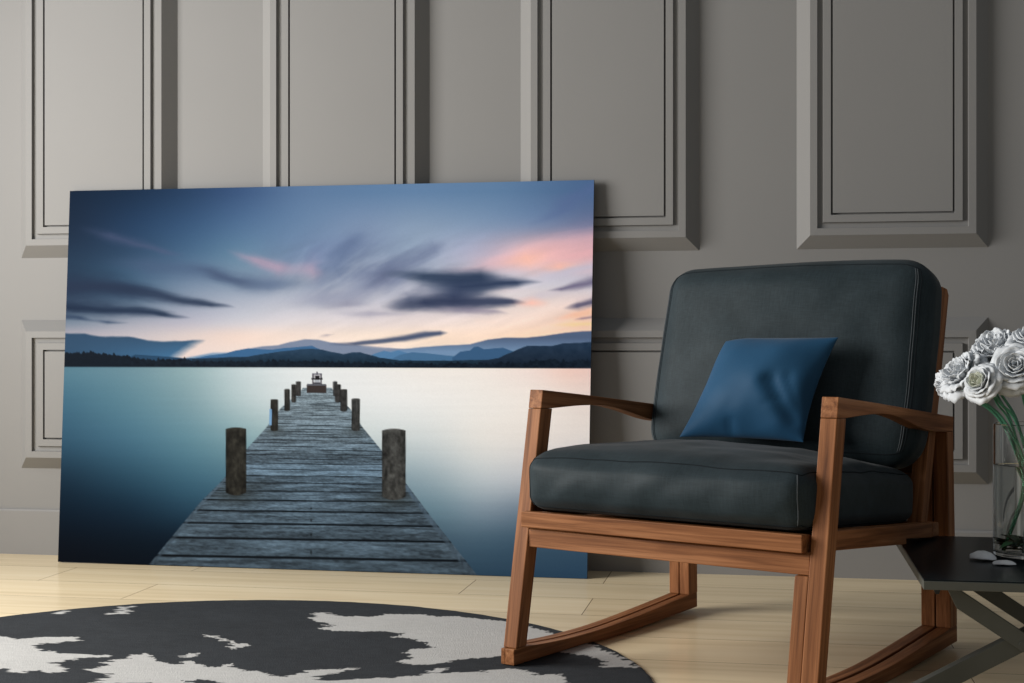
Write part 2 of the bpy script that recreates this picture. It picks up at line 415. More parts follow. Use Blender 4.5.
SKY = [(72,192,15,38,65),(130,192,22,48,80),(180,192,38,66,104),(240,192,62,92,140),(300,192,98,130,175),(360,192,100,135,180),(420,192,103,138,183),(500,192,98,133,176),(590,192,75,105,150),
(72,225,24,45,72),(130,225,36,66,104),(190,225,58,92,135),(240,225,85,120,165),(300,225,110,142,185),(360,225,130,155,195),(420,225,140,165,200),(480,225,135,160,198),(540,225,125,145,185),(590,225,115,122,158),
(72,255,35,60,90),(130,255,50,80,115),(190,255,80,115,155),(240,255,108,145,180),(300,255,125,150,190),(360,255,140,160,195),(420,255,160,180,210),(480,255,185,182,205),(540,255,235,185,180),(590,255,215,170,175),
(72,280,50,80,110),(130,280,70,105,140),(190,280,120,145,180),(240,280,140,165,195),(300,280,150,165,190),(360,280,165,175,198),(420,280,185,190,208),(480,280,200,200,210),(540,280,205,200,210),(590,280,190,185,195),
(72,300,75,100,130),(130,300,100,128,160),(190,300,150,165,190),(240,300,175,185,205),(300,300,192,196,210),(360,300,198,198,208),(420,300,208,204,210),(480,300,218,210,210),(540,300,228,212,205),(590,300,220,200,195),
(72,322,125,143,167),(130,322,165,170,185),(190,322,188,187,200),(240,322,208,205,210),(300,322,222,213,212),(360,322,228,217,215),(420,322,237,221,215),(480,322,242,222,210),(540,322,243,214,196),(590,322,240,200,176),
(72,336,178,172,180),(130,336,195,188,192),(190,336,222,206,200),(240,336,240,216,202),(300,336,246,226,212),(360,336,249,229,212),(420,336,251,227,205),(480,336,250,222,200),(540,336,248,212,182),(590,336,236,200,174),
(72,352,190,180,185),(190,352,235,215,205),(300,352,246,228,215),(420,352,246,226,208),(540,352,240,210,185),(590,352,225,195,170)]
WATER = [(62,372,92,138,164),(130,372,113,153,174),(190,372,150,182,192),(240,372,200,216,221),(300,372,228,231,229),(360,372,233,233,229),(420,372,237,231,223),(480,372,238,230,220),(540,372,235,215,205),(570,372,235,198,182),(590,372,225,195,185),
(62,400,72,118,148),(130,400,98,143,167),(190,400,133,169,185),(240,400,185,206,212),(300,400,220,226,226),(400,400,233,233,229),(480,400,236,231,223),(540,400,235,225,215),(588,400,222,206,196),
(62,440,52,92,122),(130,440,73,118,147),(190,440,100,145,168),(250,440,138,173,187),(330,440,190,205,208),(430,440,205,212,212),(480,440,225,222,215),(540,440,222,215,208),(588,440,213,206,200),
(60,480,22,48,70),(130,480,40,76,102),(190,480,62,105,132),(230,480,76,116,141),(430,480,148,170,184),(480,480,185,195,200),(540,480,178,182,190),(588,480,163,167,178),
(60,510,8,28,46),(130,510,17,42,63),(190,510,36,69,94),(440,510,105,135,155),(480,510,130,150,168),(530,510,110,128,148),(588,510,92,112,133),
(60,540,3,15,28),(130,540,6,21,35),(170,540,8,25,40),(470,540,72,98,120),(530,540,62,88,112),(588,540,58,83,107),
(58,575,2,8,17),(150,575,3,11,21),(470,575,42,66,88),(587,575,40,66,93)]

def scatter(x, y, S, *_):
    """colour chart: interpolated along each row, then smoothly between the rows"""
    ys = sorted(set(q[1] for q in S)); rows = []
    for yy in ys:
        r = sorted(q for q in S if q[1] == yy); cc = []
        for q in r:
            k_ = min(1.0, max(0.0, (q[4] - q[2]) / 55.0))
            cc.append((q[2] * (1 - 0.05 * k_), q[3] * (1 - 0.07 * k_), q[4] * (1 - 0.115 * k_)))
        xs = [q[0] for q in r]; cc = np.array(cc)
        lo = 0
        acc = 0
        for dx, wt in ((-16, .2), (-7, .2), (0, .2), (7, .2), (16, .2)):
            acc = acc + wt * np.stack([np.interp(x + dx, xs, cc[:, k]) for k in range(3)], -1)
        rows.append(acc)
    ya = np.array(ys, float)
    i = np.clip(np.searchsorted(ya, y) - 1, 0, len(ya) - 2)
    t = np.clip((y - ya[i]) / (ya[i + 1] - ya[i]), 0, 1)[:, None]
    Rw = np.stack(rows, 0); n = np.arange(len(x))
    h = (ya[i + 1] - ya[i])[:, None]
    p1 = Rw[i, n]; p2 = Rw[i + 1, n]
    i0 = np.maximum(i - 1, 0); i3 = np.minimum(i + 2, len(ya) - 1)
    m1 = np.where((i > 0)[:, None], (p2 - Rw[i0, n]) / np.maximum(ya[i + 1] - ya[i0], 1)[:, None], (p2 - p1) / h) * h
    m2 = np.where((i < len(ya) - 2)[:, None], (Rw[i3, n] - p1) / np.maximum(ya[i3] - ya[i], 1)[:, None], (p2 - p1) / h) * h
    return np.clip((2*t**3 - 3*t**2 + 1) * p1 + (t**3 - 2*t**2 + t) * m1 + (-2*t**3 + 3*t**2) * p2 + (t**3 - t**2) * m2, 0, 255)
def mixc(c, col, a):
    return c * (1 - a[:, None]) + np.asarray(col, float) * a[:, None]
def stroke(c, x, y, pts, col, s, hard=1.0, feather=None, wisp=0.75):
    """soft, streaky brush along points (x, y, half-width)"""
    best = np.full(len(x), 1e9); along = np.zeros(len(x)); side = np.zeros(len(x)); al = np.zeros(len(x))
    run = 0.0
    amp = [1.0] * len(pts)
    for e in (0, -1):
        amp[e] = 0.05 if pts[e][2] <= 1.2 else (0.12 if 70 < pts[e][0] < 586 else 1.0)
    for k, ((x0, y0, w0), (x1, y1, w1)) in enumerate(zip(pts, pts[1:])):
        dx, dy = x1 - x0, y1 - y0; ll = math.hypot(dx, dy) + 1e-9
        tr = ((x - x0) * dx + (y - y0) * dy) / (ll * ll); t = np.clip(tr, 0, 1)
        d = np.hypot(x - x0 - t * dx, y - y0 - t * dy) / (w0 + (w1 - w0) * t + 1e-6)
        m = d < best
        best = np.where(m, d, best); along = np.where(m, run + t * ll, along)
        side = np.where(m, ((x - x0) * dy - (y - y0) * dx) / ll, side); al = np.where(m, amp[k] + (amp[k + 1] - amp[k]) * t, al)
        run += ll
    sd = int(abs(pts[0][0] * 3 + pts[0][1] * 7)) % 900
    n1 = fbm(along / 38 + side / 16 + 11, side / 2.6 + 40, sd, 3); n2 = fbm(along / 16 + 7, side / 5 + 90, sd + 5, 3)
    d = best * (1 + wisp * 0.55 * (n2 - 0.5)) + wisp * 0.75 * (n1 - 0.45)
    d = np.clip(d, 0, 50)
    a = s * al * np.exp(-np.power(d, 2.0 * hard) * 0.95) * np.clip(1 + wisp * 0.5 * (n1 - 0.5), 0, 1.1)
    if feather is not None: a = a * np.clip(feather, 0, 1.15)
    return mixc(c, col, np.clip(a, 0, 1))
def below(x, y, pts, soft=0.7):
    """coverage under a ridge line"""
    xs = [p[0] for p in pts]; ys = [p[1] for p in pts]
    yr = np.interp(x, xs, ys)
    m = np.clip((y - yr) / soft + 0.5, 0, 1)
    return m * (x >= xs[0]) * (x <= xs[-1])

def paint(x, y):
    # --- sky
    wx = x + (fbm(x / 60, y / 18, 31) - 0.5) * 14; wy = y + (fbm(x / 50, y / 14, 35) - 0.5) * 7
    c = scatter(x, y, SKY, 34, 13)
    n1 = fbm((x - 0.9 * y) / 60, (y + 0.35 * x) / 9, 41)         # streaks rising to the right
    n2 = fbm((x + 0.2 * y) / 60, (y - 0.16 * x) / 7, 45)         # streaks falling to the right
    fa = 0.55 + 0.9 * (n1 - 0.2); fb = 0.65 + 0.7 * (n2 - 0.2)
    c = c * (1 + 0.10 * (n1 - 0.5) * np.clip((x - 230) / 80, 0, 1) * np.clip((y - 215) / 30, 0, 1))[:, None]
    S = lambda pts, col, s, h=1.0, f=None, wi=0.75: stroke(c, wx, wy, pts, col, s, h, f, wi)
    # wind-drawn streaks fanning out over the middle and right
    ang = np.arctan2(372 - y, x - 190); lr = np.log(np.hypot(x - 190, y - 372) + 1)
    fan = fbm(ang * 13 + 3, lr * 5.0, 47, 4); fan2 = fbm(ang * 34 + 9, lr * 7.0, 52, 3)
    reg = np.exp(-((x - 370) / 75) ** 2 - ((y - 268) / 26) ** 2)
    c = mixc(c, (98, 112, 144), np.clip((fan * 0.65 + fan2 * 0.35 - 0.40) * 3.0, 0, 1) * reg * 0.75)
    c = mixc(c, (186, 196, 216), np.clip((0.46 - fan * 0.6 - fan2 * 0.4) * 3.2, 0, 1) * reg * 0.55)
    reg = np.exp(-((x - 545) / 70) ** 2 - ((y - 262) / 30) ** 2)
    c = c * (1 + 0.16 * ((fan2 - 0.5) * reg))[:, None]
    c = S([(80,229,3),(110,236,4),(140,245,4),(165,252,3),(185,256,2)], (92,96,128), 0.42)
    c = S([(60,282,18),(100,288,15),(135,292,9),(160,296,5)], (32,50,74), 0.62, 1, None, 0.5)
    c = S([(110,262,7),(150,267,9),(200,272,8),(235,280,8),(265,284,7),(300,283,6)], (76,96,126), 0.62, 1, None, 0.6)
    c = S([(190,268,4),(215,275,5),(238,281,5),(262,284,4)], (66,80,108), 0.55)
    c = S([(60,288,10),(105,287,8),(145,293,7),(185,301,5),(212,305,3),(232,308,1)], (40,54,78), 0.88, 1.0, None, 0.5)
    c = S([(60,306,7),(105,309,6),(140,312,5),(165,315,3.2),(190,318,1)], (30,46,70), 0.92, 1.0, None, 0.5)
    c = S([(60,316,3),(82,318.5,2.4),(100,321,0.9)], (52,70,96), 0.85)
    c = S([(94,319,1.6),(110,321.5,2),(130,323.5,0.7)], (58,76,102), 0.8)
    c = S([(232,251,2.5),(255,259,5),(278,267,6),(295,269,4)], (200,160,178), 0.62)
    c = S([(285,270,6),(312,268,8),(326,272,4)], (208,168,182), 0.6)
    c = S([(312,271,3),(322,271,2.5)], (226,174,176), 0.6)
    c = S([(296,264,8),(316,258,11),(345,240,7)], (118,132,168), 0.45)
    c = S([(312,282,9),(335,263,12),(355,243,9),(368,230,5)], (92,110,144), 0.62)
    c = S([(340,296,8),(372,279,11),(402,264,10),(430,250,7),(446,243,3)], (100,112,142), 0.62)
    c = S([(362,288,5),(385,277,7),(408,267,5)], (86,94,122), 0.5)
    c = S([(236,284,7),(270,283,6),(300,284,4)], (108,124,152), 0.5)
    c = S([(285,302,7),(320,299,7),(352,296,7),(384,290,7)], (140,146,168), 0.6)
    c = S([(318,305,3.5),(345,303,4),(372,302,3.5)], (126,126,148), 0.5)
    c = S([(330,311,3),(370,313,3.5),(412,314,2)], (146,144,164), 0.55)
    c = S([(300,313,7),(330,322,6)], (200,198,208), 0.4)
    # pink glow on the right
    c = S([(440,275,5),(490,264,8),(530,256,11),(570,246,12),(604,236,11)], (236,182,182), 0.5, 1, 0.6 + fan2 * 0.8)
    c = S([(500,264,6),(530,259,9),(552,256,7)], (252,192,168), 0.75)
    c = S([(540,268,3.5),(560,267,4),(582,263,3.5)], (250,186,162), 0.75)
    c = S([(548,261,3),(575,256,4),(604,248,3)], (226,172,174), 0.55)
    c = S([(530,277,4),(565,272,4.5),(604,262,4)], (186,186,202), 0.6)
    c = S([(530,224,3),(560,207,7),(580,195,8),(604,182,6)], (84,102,142), 0.55)
    c = S([(500,306,4),(540,296,5),(580,291,4)], (196,186,196), 0.5)
    # the big dark cloud
    c = S([(386,308,5),(410,300,8),(432,290,8)], (70,80,106), 0.7)
    c = S([(388,273,4),(425,277,7),(455,279,9),(480,278,8),(502,277,4)], (42,58,82), 0.95, 1.1, None, 0.45)
    c = S([(428,285,8),(460,287,11),(490,285,8),(515,283,4),(540,280,1.2)], (46,60,86), 0.93, 1.1, None, 0.5)
    c = S([(424,297,9),(455,297,10),(484,295,7)], (52,64,92), 0.85, 1.0, None, 0.45)
    c = S([(384,305,4),(425,303,7),(460,303,7.5),(495,303,5.5),(512,303,3.2),(526,303,0.9)], (48,58,84), 0.94, 1.15, None, 0.45)
    c = S([(430,310,4),(470,311,5),(494,313,3),(508,315,1)], (122,116,138), 0.6)
    c = S([(484,294,1.5),(504,292,3),(534,291,2.5)], (222,205,205), 0.5)
    c = S([(512,305,3),(530,303,4),(548,304,2.5)], (250,192,172), 0.85)
    c = S([(480,323,2),(494,322,2)], (238,196,172), 0.6)
    c = S([(604,279,5.5),(578,285,4.5),(560,289,2.6),(545,291,0.8)], (104,98,124), 0.85)
    c = S([(604,302,4.4),(580,306,3.4),(565,308,1.1)], (78,76,102), 0.92)
    c = S([(604,311,3),(575,315,3.6),(553,317,2)], (250,184,150), 0.8)
    c = S([(604,315,1.5),(580,318.5,1.2),(570,319.5,0.5)], (150,125,132), 0.85)
    c = S([(548,324,2.2),(570,324.5,3.2),(590,324,2)], (253,206,150), 0.8)
    # --- low cloud banks
    def band(poly_top, y_bot, col, a, soft=1.6):
        m = below(x, y, poly_top, soft) * np.clip((y_bot - y) / 3 + 0.5, 0, 1) * a
        return mixc(c, col, m)
    jit = (fbm(x / 14, y / 5, 61) - 0.5) * 3
    xs = x
    m = below(x, y + jit * 0.6, [(50,333),(64,333.5),(85,334),(105,337),(128,336.5),(148,341),(165,342),(188,340.5),(209,340.5)], 2.0)
    e = np.clip((207 + jit * 2 - x - (y - 341) * 1.5) / 16, 0, 1)
    m = m * e * np.clip((360 - y) / 3, 0, 1)
    bc = np.array([46, 76, 104]) + (np.clip((y - 336) / 20, 0, 1) * np.clip((x - 60) / 130, 0.1, 1))[:, None] * np.array([14, 34, 46])
    c = c * (1 - m[:, None] * 0.96) + bc * (m[:, None] * 0.96)
    m = below(x, y + jit * 0.3, [(186,358),(200,355),(212,353),(222,353),(235,352.5),(260,349)], 2.0) * 0.85
    c = mixc(c, (108,146,178), m)
    m = below(x, y + jit * 0.2, [(240,350),(262,346.5),(278,345.5),(290,342),(305,339.5),(318,340),(330,342.5),(350,345),(372,346.5),(400,349),(425,350)], 1.4)
    c = mixc(c, (104,122,150), m * 0.85)
    c = S([(318,337.5,1.2),(326,336.5,1.4),(334,335.5,0.5)], (170,160,168), 0.7)
    c = stroke(c, x, y + jit * 0.15, [(330,344.5,1.5),(355,344,2),(380,341.5,2.4),(405,338.5,2.8),(425,335,3.2),(440,333.5,2.4),(448,333.2,0.8)], (72,84,110), 0.97, 1.4)
    c = stroke(c, x, y, [(362,346.5,1.5),(385,346.5,2),(410,345,1.2)], (238,215,205), 0.6)
    m = below(x, y + jit * 0.2, [(375,354),(400,350),(420,347.5),(440,346),(470,344.5),(488,340),(505,338),(525,338),(545,336),(565,333),(582,331.5),(600,331)], 1.2)
    bc = np.array([74, 92, 120]) + np.clip((y - 338) / 14, 0, 1)[:, None] * np.array([36, 48, 52])
    c = c * (1 - m[:, None] * 0.97) + bc * (m[:, None] * 0.97)
    # --- mountains
    h1 = (fbm(x / 10, y * 0, 71) - 0.5) * 2.0
    c = mixc(c, (60,102,142), below(x, y + h1 * 0.5, [(186,360),(205,356),(226,353.5),(236,350.5),(248,348.6),(262,349.5),(272,350),(285,348.2),(300,347),(312,346),(317,348.5),(330,354),(352,360)]))
    c = mixc(c, (82,124,162), below(x, y, [(362,360),(374,354),(384,351),(391,352.6),(398,350.4),(406,353),(420,357),(430,360)]))
    c = mixc(c, (70,108,142), below(x, y, [(390,360),(400,355),(412,352.5),(428,353.6),(444,355.5),(460,357)]))
    c = mixc(c, (56,90,124), below(x, y, [(452,358),(460,352),(470,350.6),(474,347.2),(478,346.8),(484,349.6),(495,348.6),(503,348),(511,351),(522,354),(530,357)]))
    hill = below(x, y + h1 * 0.7, [(150,360),(190,358.5),(225,357.5),(248,356.8),(262,354.5),(280,352),(300,349.4),(312,349),(322,350),(334,352.6),(343,354.4),(352,352.4),(360,352.2),(368,354.5),(378,357.5),(395,360),(430,361),(470,360.5),(500,360)])
    hc = np.array([40, 64, 86]) - np.clip((y - 352) / 12, 0, 1)[:, None] * np.array([16, 22, 30]) + ((fbm(x / 4, y / 3, 77) - 0.5) * 16)[:, None]
    c = c * (1 - hill[:, None]) + hc * hill[:, None]
    hr = below(x, y + h1 * 0.5, [(478,362),(498,358.5),(508,354),(518,349.6),(527,346.4),(540,346),(552,346),(562,343.6),(575,343),(600,342.4)])
    hc = np.array([34, 52, 72]) - np.clip((y - 346) / 18, 0, 1)[:, None] * np.array([10, 16, 22]) + ((fbm(x / 5, y / 4, 79) - 0.5) * 14)[:, None]
    c = c * (1 - hr[:, None]) + hc * hr[:, None]
    tr = (fbm(x / 2.2, y * 0 + 3, 81) - 0.5) * 5 + (fbm(x / 8, y * 0 + 5, 82) - 0.5) * 3
    c = mixc(c, (40,72,100), below(x, y, [(128,358),(135,354.6),(150,355.6),(170,357),(192,359)]))
    wood_ = below(x, y + tr, [(50,352),(72,352.5),(90,352.5),(108,353.5),(120,355),(132,357),(150,359),(175,358.5),(192,360),(230,361.5),(300,361),(360,362.5),(420,363.5),(480,364),(520,363),(545,360),(570,360.5),(600,361)], 1.0)
    wc = np.array([15, 25, 36]) + ((fbm(x / 3, y / 2.5, 85) - 0.4) * 18)[:, None] * np.array([1, 1.25, 1.35]) * np.clip((x - 90) / 60, 0.25, 1)[:, None]
    c = c * (1 - wood_[:, None]) + np.clip(wc, 4, 255) * wood_[:, None]
    # --- water
    ys = 367.0 + (x - 60) * 0.0034
    w = scatter(x, y, WATER, 30, 17)
    w = w * (1 + 0.025 * (fbm(x / 90, y / 3.0, 91) - 0.5))[:, None]
    m = np.clip((y - ys) / 0.8 + 0.5, 0, 1)
    c = c * (1 - m[:, None]) + w * m[:, None]
    # --- jetty deck
    le = np.interp(y, [386, 391, 408, 428, 450, 481, 503, 566, 585], [303.5, 301, 281, 266, 246, 222, 200, 148, 132])
    re = np.interp(y, [386, 391, 409, 427, 449, 484, 520, 577, 590], [331, 333, 350, 362, 380, 406, 433, 478, 488])
    ytop = 388.0
    d = np.clip((x - le) / 1.0 + 0.5, 0, 1) * np.clip((re - x) / 1.0 + 0.5, 0, 1) * np.clip((y - ytop) / 0.7 + 0.5, 0, 1)
    yy = y - 0.019 * (x - 317) * np.clip((y - 367), 0, 999) / 190.0 * 1.0
    q = (1.0 / np.clip(yy - 366.0, 6, 999) - 0.00519) / 0.00055
    pi_ = np.floor(q); pf = q - pi_
    sc_ = np.clip((y - 366) / 190, 0.02, 1.2)
    xn = (x - 317) / np.clip(sc_, 0.05, 2)
    rn = np.random.RandomState(5).rand(200)
    pr = rn[np.clip(pi_.astype(int) + 20, 0, 199)]
    gr = fbm(xn / 40 + pi_ * 7.3, pf * 7 + pi_ * 13, 101, 5); gr2 = fbm(xn / 30 + pi_ * 3.1, pf * 3 + pi_ * 5, 105, 4)
    gr3 = fbm(xn / 5 + pi_ * 3.7, pf * 14 + pi_ * 3, 108, 3)
    lum = 0.74 + 0.26 * (pr - 0.5) + 0.55 * (gr - 0.5) + 0.35 * (gr2 - 0.5) + 0.42 * (gr3 - 0.5)
    far = np.clip((470 - y) / 80, 0, 1)
    basec = np.array([112, 136, 154]) * (1 - far[:, None]) + np.array([150, 168, 176]) * far[:, None]
    nearfade = np.clip(1.0 - (y - 500) / 260, 0.6, 1)
    dc = basec * (lum * nearfade)[:, None]
    dc = dc * (1 - 0.25 * far)[:, None] + np.array([150, 166, 174]) * (0.25 * far)[:, None]
    gapw = 0.11 + 0.05 * rn[np.clip(pi_.astype(int) + 60, 0, 199)]
    gp = np.clip(1 - np.minimum(pf, 1 - pf) / (gapw * 0.62), 0, 1)
    gp = np.clip(gp * 1.8, 0, 1) * np.clip((y - 392) / 34, 0.25, 1)
    dc = dc * (1 - 0.90 * gp[:, None]) + np.array([8, 12, 16]) * (0.90 * gp[:, None])
    # dark patches next to the posts, nail heads down the middle
    for px_, py_, rx, ry, s in ((236, 496, 22, 9, .6), (394, 500, 24, 10, .6), (275, 431, 10, 5, .5), (356, 431, 10, 5, .5), (252, 485, 26, 5, .25)):
        a = s * np.exp(-((x - px_) / rx) ** 2 - ((y - py_) / ry) ** 2)
        dc = dc * (1 - a[:, None]) + np.array([42, 46, 44]) * a[:, None]
    nail = np.exp(-((x - 311) / 0.8) ** 2) * np.exp(-((pf - 0.3) / 0.10) ** 2) * (y > 500)
    dc = dc * (1 - 0.7 * nail[:, None])
    # edge boards
    edl = np.clip(1 - np.abs(x - le - 3 * sc_) / (3.2 * sc_ + .3), 0, 1); edr = np.clip(1 - np.abs(re - x - 4 * sc_) / (4.2 * sc_ + .3), 0, 1)
    ed = np.clip(np.maximum(edl * 0.7, edr) * 1.6, 0, 1) * np.clip((y - 440) / 50, 0, 0.75)
    eg = 0.55 + 0.5 * fbm(x / 3, y / 8, 120)
    dc = dc * (1 - ed[:, None]) + (np.array([96, 118, 136]) * nearfade[:, None] * eg[:, None]) * ed[:, None]
    c = c * (1 - d[:, None]) + dc * d[:, None]
    # --- posts
    def post(x0, x1, y0, y1, colr, tilt=0.0):
        nonlocal c
        xx = x - tilt * (y - y1)
        mid = (x0 + x1) / 2; hw = (x1 - x0) / 2
        t = (xx - mid) / hw
        dome = y0 + hw * 0.16 * t * t; foot = y1 - hw * 0.30 * t * t
        soft = 0.8
        m = np.clip((1 - np.abs(t)) * hw / soft + 0.2, 0, 1) * np.clip((y - dome) / soft + .5, 0, 1) * np.clip((foot - y) / soft + .5, 0, 1)
        tx = 0.62 + 0.5 * (fbm(xx / (hw * .22), y / 7, 131) - 0.4) + 0.45 * (fbm(xx / 3.5, y / 3.5, 135) - 0.5) - 0.22 * t * t
        top = np.clip(1 - (y - dome) / (hw * 0.5), 0, 1)
        pc = np.asarray(colr, float) * np.clip(tx + 0.18 * top, 0.2, 1.5)[:, None]
        c = c * (1 - m[:, None]) + pc * m[:, None]
    dk = (74, 72, 66)
    post(295.6, 301, 381.5, 396.5, (86,84,82)); post(332.6, 337.4, 381.5, 396.5, (96,96,96))
    # bench at the far end
    def rect(x0, x1, y0, y1, colr, a=1.0):
        nonlocal c
        m = np.clip((x - x0) / .6 + .5, 0, 1) * np.clip((x1 - x) / .6 + .5, 0, 1) * np.clip((y - y0) / .6 + .5, 0, 1) * np.clip((y1 - y) / .6 + .5, 0, 1) * a
        c = mixc(c, colr, m)
    rect(306.5, 326.2, 385.0, 393.2, (58,50,48)); rect(307, 326, 384.2, 385.8, (96,98,104))
    rect(312.2, 313.6, 374, 385, (66,62,70)); rect(320.4, 321.8, 374, 385, (66,62,70)); rect(312.2, 321.8, 373.8, 374.8, (84,82,94))
    rect(311.4, 322.4, 378.2, 379.8, (32,30,34)); rect(313.4, 320.6, 375.2, 378, (150,146,150), .7); rect(315, 319.2, 376, 380, (28,26,28)); rect(316.2, 317.8, 371.8, 375, (80,78,88), .8)
    rect(314.4, 319.6, 380, 382.8, (168,172,178)); rect(313.6, 320.4, 382.8, 384.4, (60,60,66))
    post(291, 296.2, 384.5, 402.8, (80,78,74)); post(334.6, 341, 384.5, 402.8, (84,82,80))
    post(284, 290, 389.2, 411.5, (66,64,60)); post(340, 347.4, 389.4, 412, (80,79,76))
    post(270.2, 278.2, 399.4, 431.5, (66,64,58)); post(351.2, 360, 398.6, 431.5, (84,84,82))
    rect(269.2, 271.6, 409.4, 425.4, (120,160,196))
    post(225.4, 246.4, 427.6, 495.8, (66,64,56)); post(381.6, 405.8, 429, 500.6, (94,94,90))
    c = c * (1 + 0.03 * (fbm(x * 1.3, y * 1.3, 140, 2) - 0.5))[:, None]
    return np.clip(c, 0, 255)

def make_picture():
    TL, TR, BR, BL = [np.array(p) for p in ((-2.1256, -0.0535, 1.1323), (-0.4976, -0.0655, 1.1319), (-0.5061, -0.1575, 0.0010), (-2.1167, -0.1455, 0.0024))]
    ctr = (BL + BR) / 2; ctr[2] = 0
    root = empty('picture_board', tuple(ctr))
    tag(root, 'large landscape photograph of a wooden lake jetty at dusk leaning against the panelled wall', 'picture')
    nu, nv = 640, 470
    s, t = np.meshgrid(np.linspace(0, 1, nu), np.linspace(0, 1, nv), indexing='xy')
    s = s.ravel(); t = t.ravel()
    P = (TL[None] * ((1 - s) * (1 - t))[:, None] + TR[None] * (s * (1 - t))[:, None] + BR[None] * (s * t)[:, None] + BL[None] * ((1 - s) * t)[:, None]) - ctr[None]
    me = bpy.data.meshes.new('print')
    i, j = np.meshgrid(np.arange(nv - 1), np.arange(nu - 1), indexing='ij')
    a = (i * nu + j).ravel()
    F = np.stack([a, a + nu, a + nu + 1, a + 1], -1)
    me.from_pydata(P.tolist(), [], F.tolist())
    # sheet coordinates: flat distances across and down the panel
    ea = (TR - TL) / np.linalg.norm(TR - TL); eb = (BL - TL) - ea * np.dot(BL - TL, ea); eb /= np.linalg.norm(eb)
    H = homography([(np.dot(q - TL, ea), np.dot(q - TL, eb)) for q in (TL, TR, BR, BL)], QUAD)
    pa = (P + (ctr - TL)[None]) @ ea; pb = (P + (ctr - TL)[None]) @ eb
    w = H[2, 0] * pa + H[2, 1] * pb + 1
    gx = (H[0, 0] * pa + H[0, 1] * pb + H[0, 2]) / w; gy = (H[1, 0] * pa + H[1, 1] * pb + H[1, 2]) / w
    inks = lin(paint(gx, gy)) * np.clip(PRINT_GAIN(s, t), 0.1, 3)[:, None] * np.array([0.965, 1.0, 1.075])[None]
    c4 = np.ones((len(s), 4), np.float32); c4[:, :3] = np.clip(inks, 0.001, 0.95)
    at = me.color_attributes.new('print', 'FLOAT_COLOR', 'POINT')
    at.data.foreach_set('color', c4.ravel())
    link('print', me, M['print'], root, smooth=True)
    # the rigid panel behind the print, 11 mm thick
    bm = bmesh.new(); th = 0.011
    n = np.cross(TR - TL, BL - TL); n = n / np.linalg.norm(n)
    if n[1] < 0: n = -n
    fr = [bm.verts.new(tuple(p - ctr + n * 0.0006)) for p in (TL, TR, BR, BL)]
    bk = [bm.verts.new(tuple(p - ctr + n * th)) for p in (TL, TR, BR, BL)]
    bm.faces.new(fr); bm.faces.new(bk[::-1])
    for k in range(4):
        q = (k + 1) % 4
        bm.faces.new((fr[k], bk[k], bk[q], fr[q]))
    tag(from_bm('backing_panel', bm, M['edge'], root), label='dark grey panel edge')
M['edge'] = plain('dark_panel_edge', (0.035, 0.04, 0.048, 1), rough=0.5)
make_picture()

# ------------------------------------------------------------------ rocking chair (local axes: x across, y front to back, z up)
CH = empty('rocking_chair', (-0.54298, -1.26189, 0.0), R(-25.776))
tag(CH, 'walnut rocking chair with charcoal fabric seat and back cushions', 'chair')
def timber(name, prisms, axis, bev=0.0018):
    bm = bmesh.new()
    for poly, u0, u1 in prisms:
        b2 = bmesh.new(); add_prism(b2, poly, u0, u1); bevel_sharp(b2, bev, 2, 25)
        me = bpy.data.meshes.new('t'); b2.to_mesh(me); b2.free(); bm.from_mesh(me); bpy.data.meshes.remove(me)
    o = from_bm(name, bm, M['wood'], CH)
    grain(o.data, axis)
    return o
LEG = [(0.008, 0.0400), (0.0445, 0.0400), (0.1385, 0.5262), (0.0965, 0.5272)]
timber('leg', [(LEG, 0.0, 0.033)], (0, 0.19, 0.98))
def cut(poly, z1):   # the short support beside the right front leg stops under the rail
    f = (z1 - poly[0][1]) / (poly[3][1] - poly[0][1])
    return [poly[0], poly[1], (poly[1][0] + f * (poly[2][0] - poly[1][0]), z1), (poly[0][0] + f * (poly[3][0] - poly[0][0]), z1)]
timber('leg', [(LEG, 0.657, 0.690)], (0, 0.19, 0.98))
timber('leg_support', [(cut(LEG, 0.243), 0.6300, 0.6570)], (0, 0.19, 0.98))
REAR = [(0.704, 0.0462), (0.7475, 0.0470), (0.7460, 0.1250), (0.7340, 0.2400), (0.7225, 0.4725), (0.682, 0.4725), (0.692, 0.2400), (0.703, 0.1250)]
REARL = [(v + 0.025, z) for v, z in REAR]
timber('leg', [(REARL, -0.021, 0.0055), (REARL, 0.0075, 0.034)], (0, -0.06, 1))
timber('leg', [(REAR, 0.625, 0.655), (REAR, 0.658, 0.690)], (0, -0.06, 1))
# armrests
def arm(u0, u1):
    under = crom([(0, 0.722, 0.4725), (0, 0.66, 0.4745), (0, 0.584, 0.4800), (0, 0.52, 0.4905), (0, 0.446, 0.5075), (0, 0.38, 0.5200), (0, 0.326, 0.5262), (0, 0.242, 0.5285), (0, 0.1395, 0.5265)], 4)
    top = [(0.1035, 0.5665), (0.30, 0.5480), (0.60, 0.5170), (0.7255, 0.5040)]
    poly = [(0.0967, 0.5278)] + top + [(p.y, p.z) for p in under]
    return timber('armrest', [(poly, u0, u1)], (0, 1, -0.1), 0.0016)
arm(0.0, 0.033); arm(0.657, 0.690)
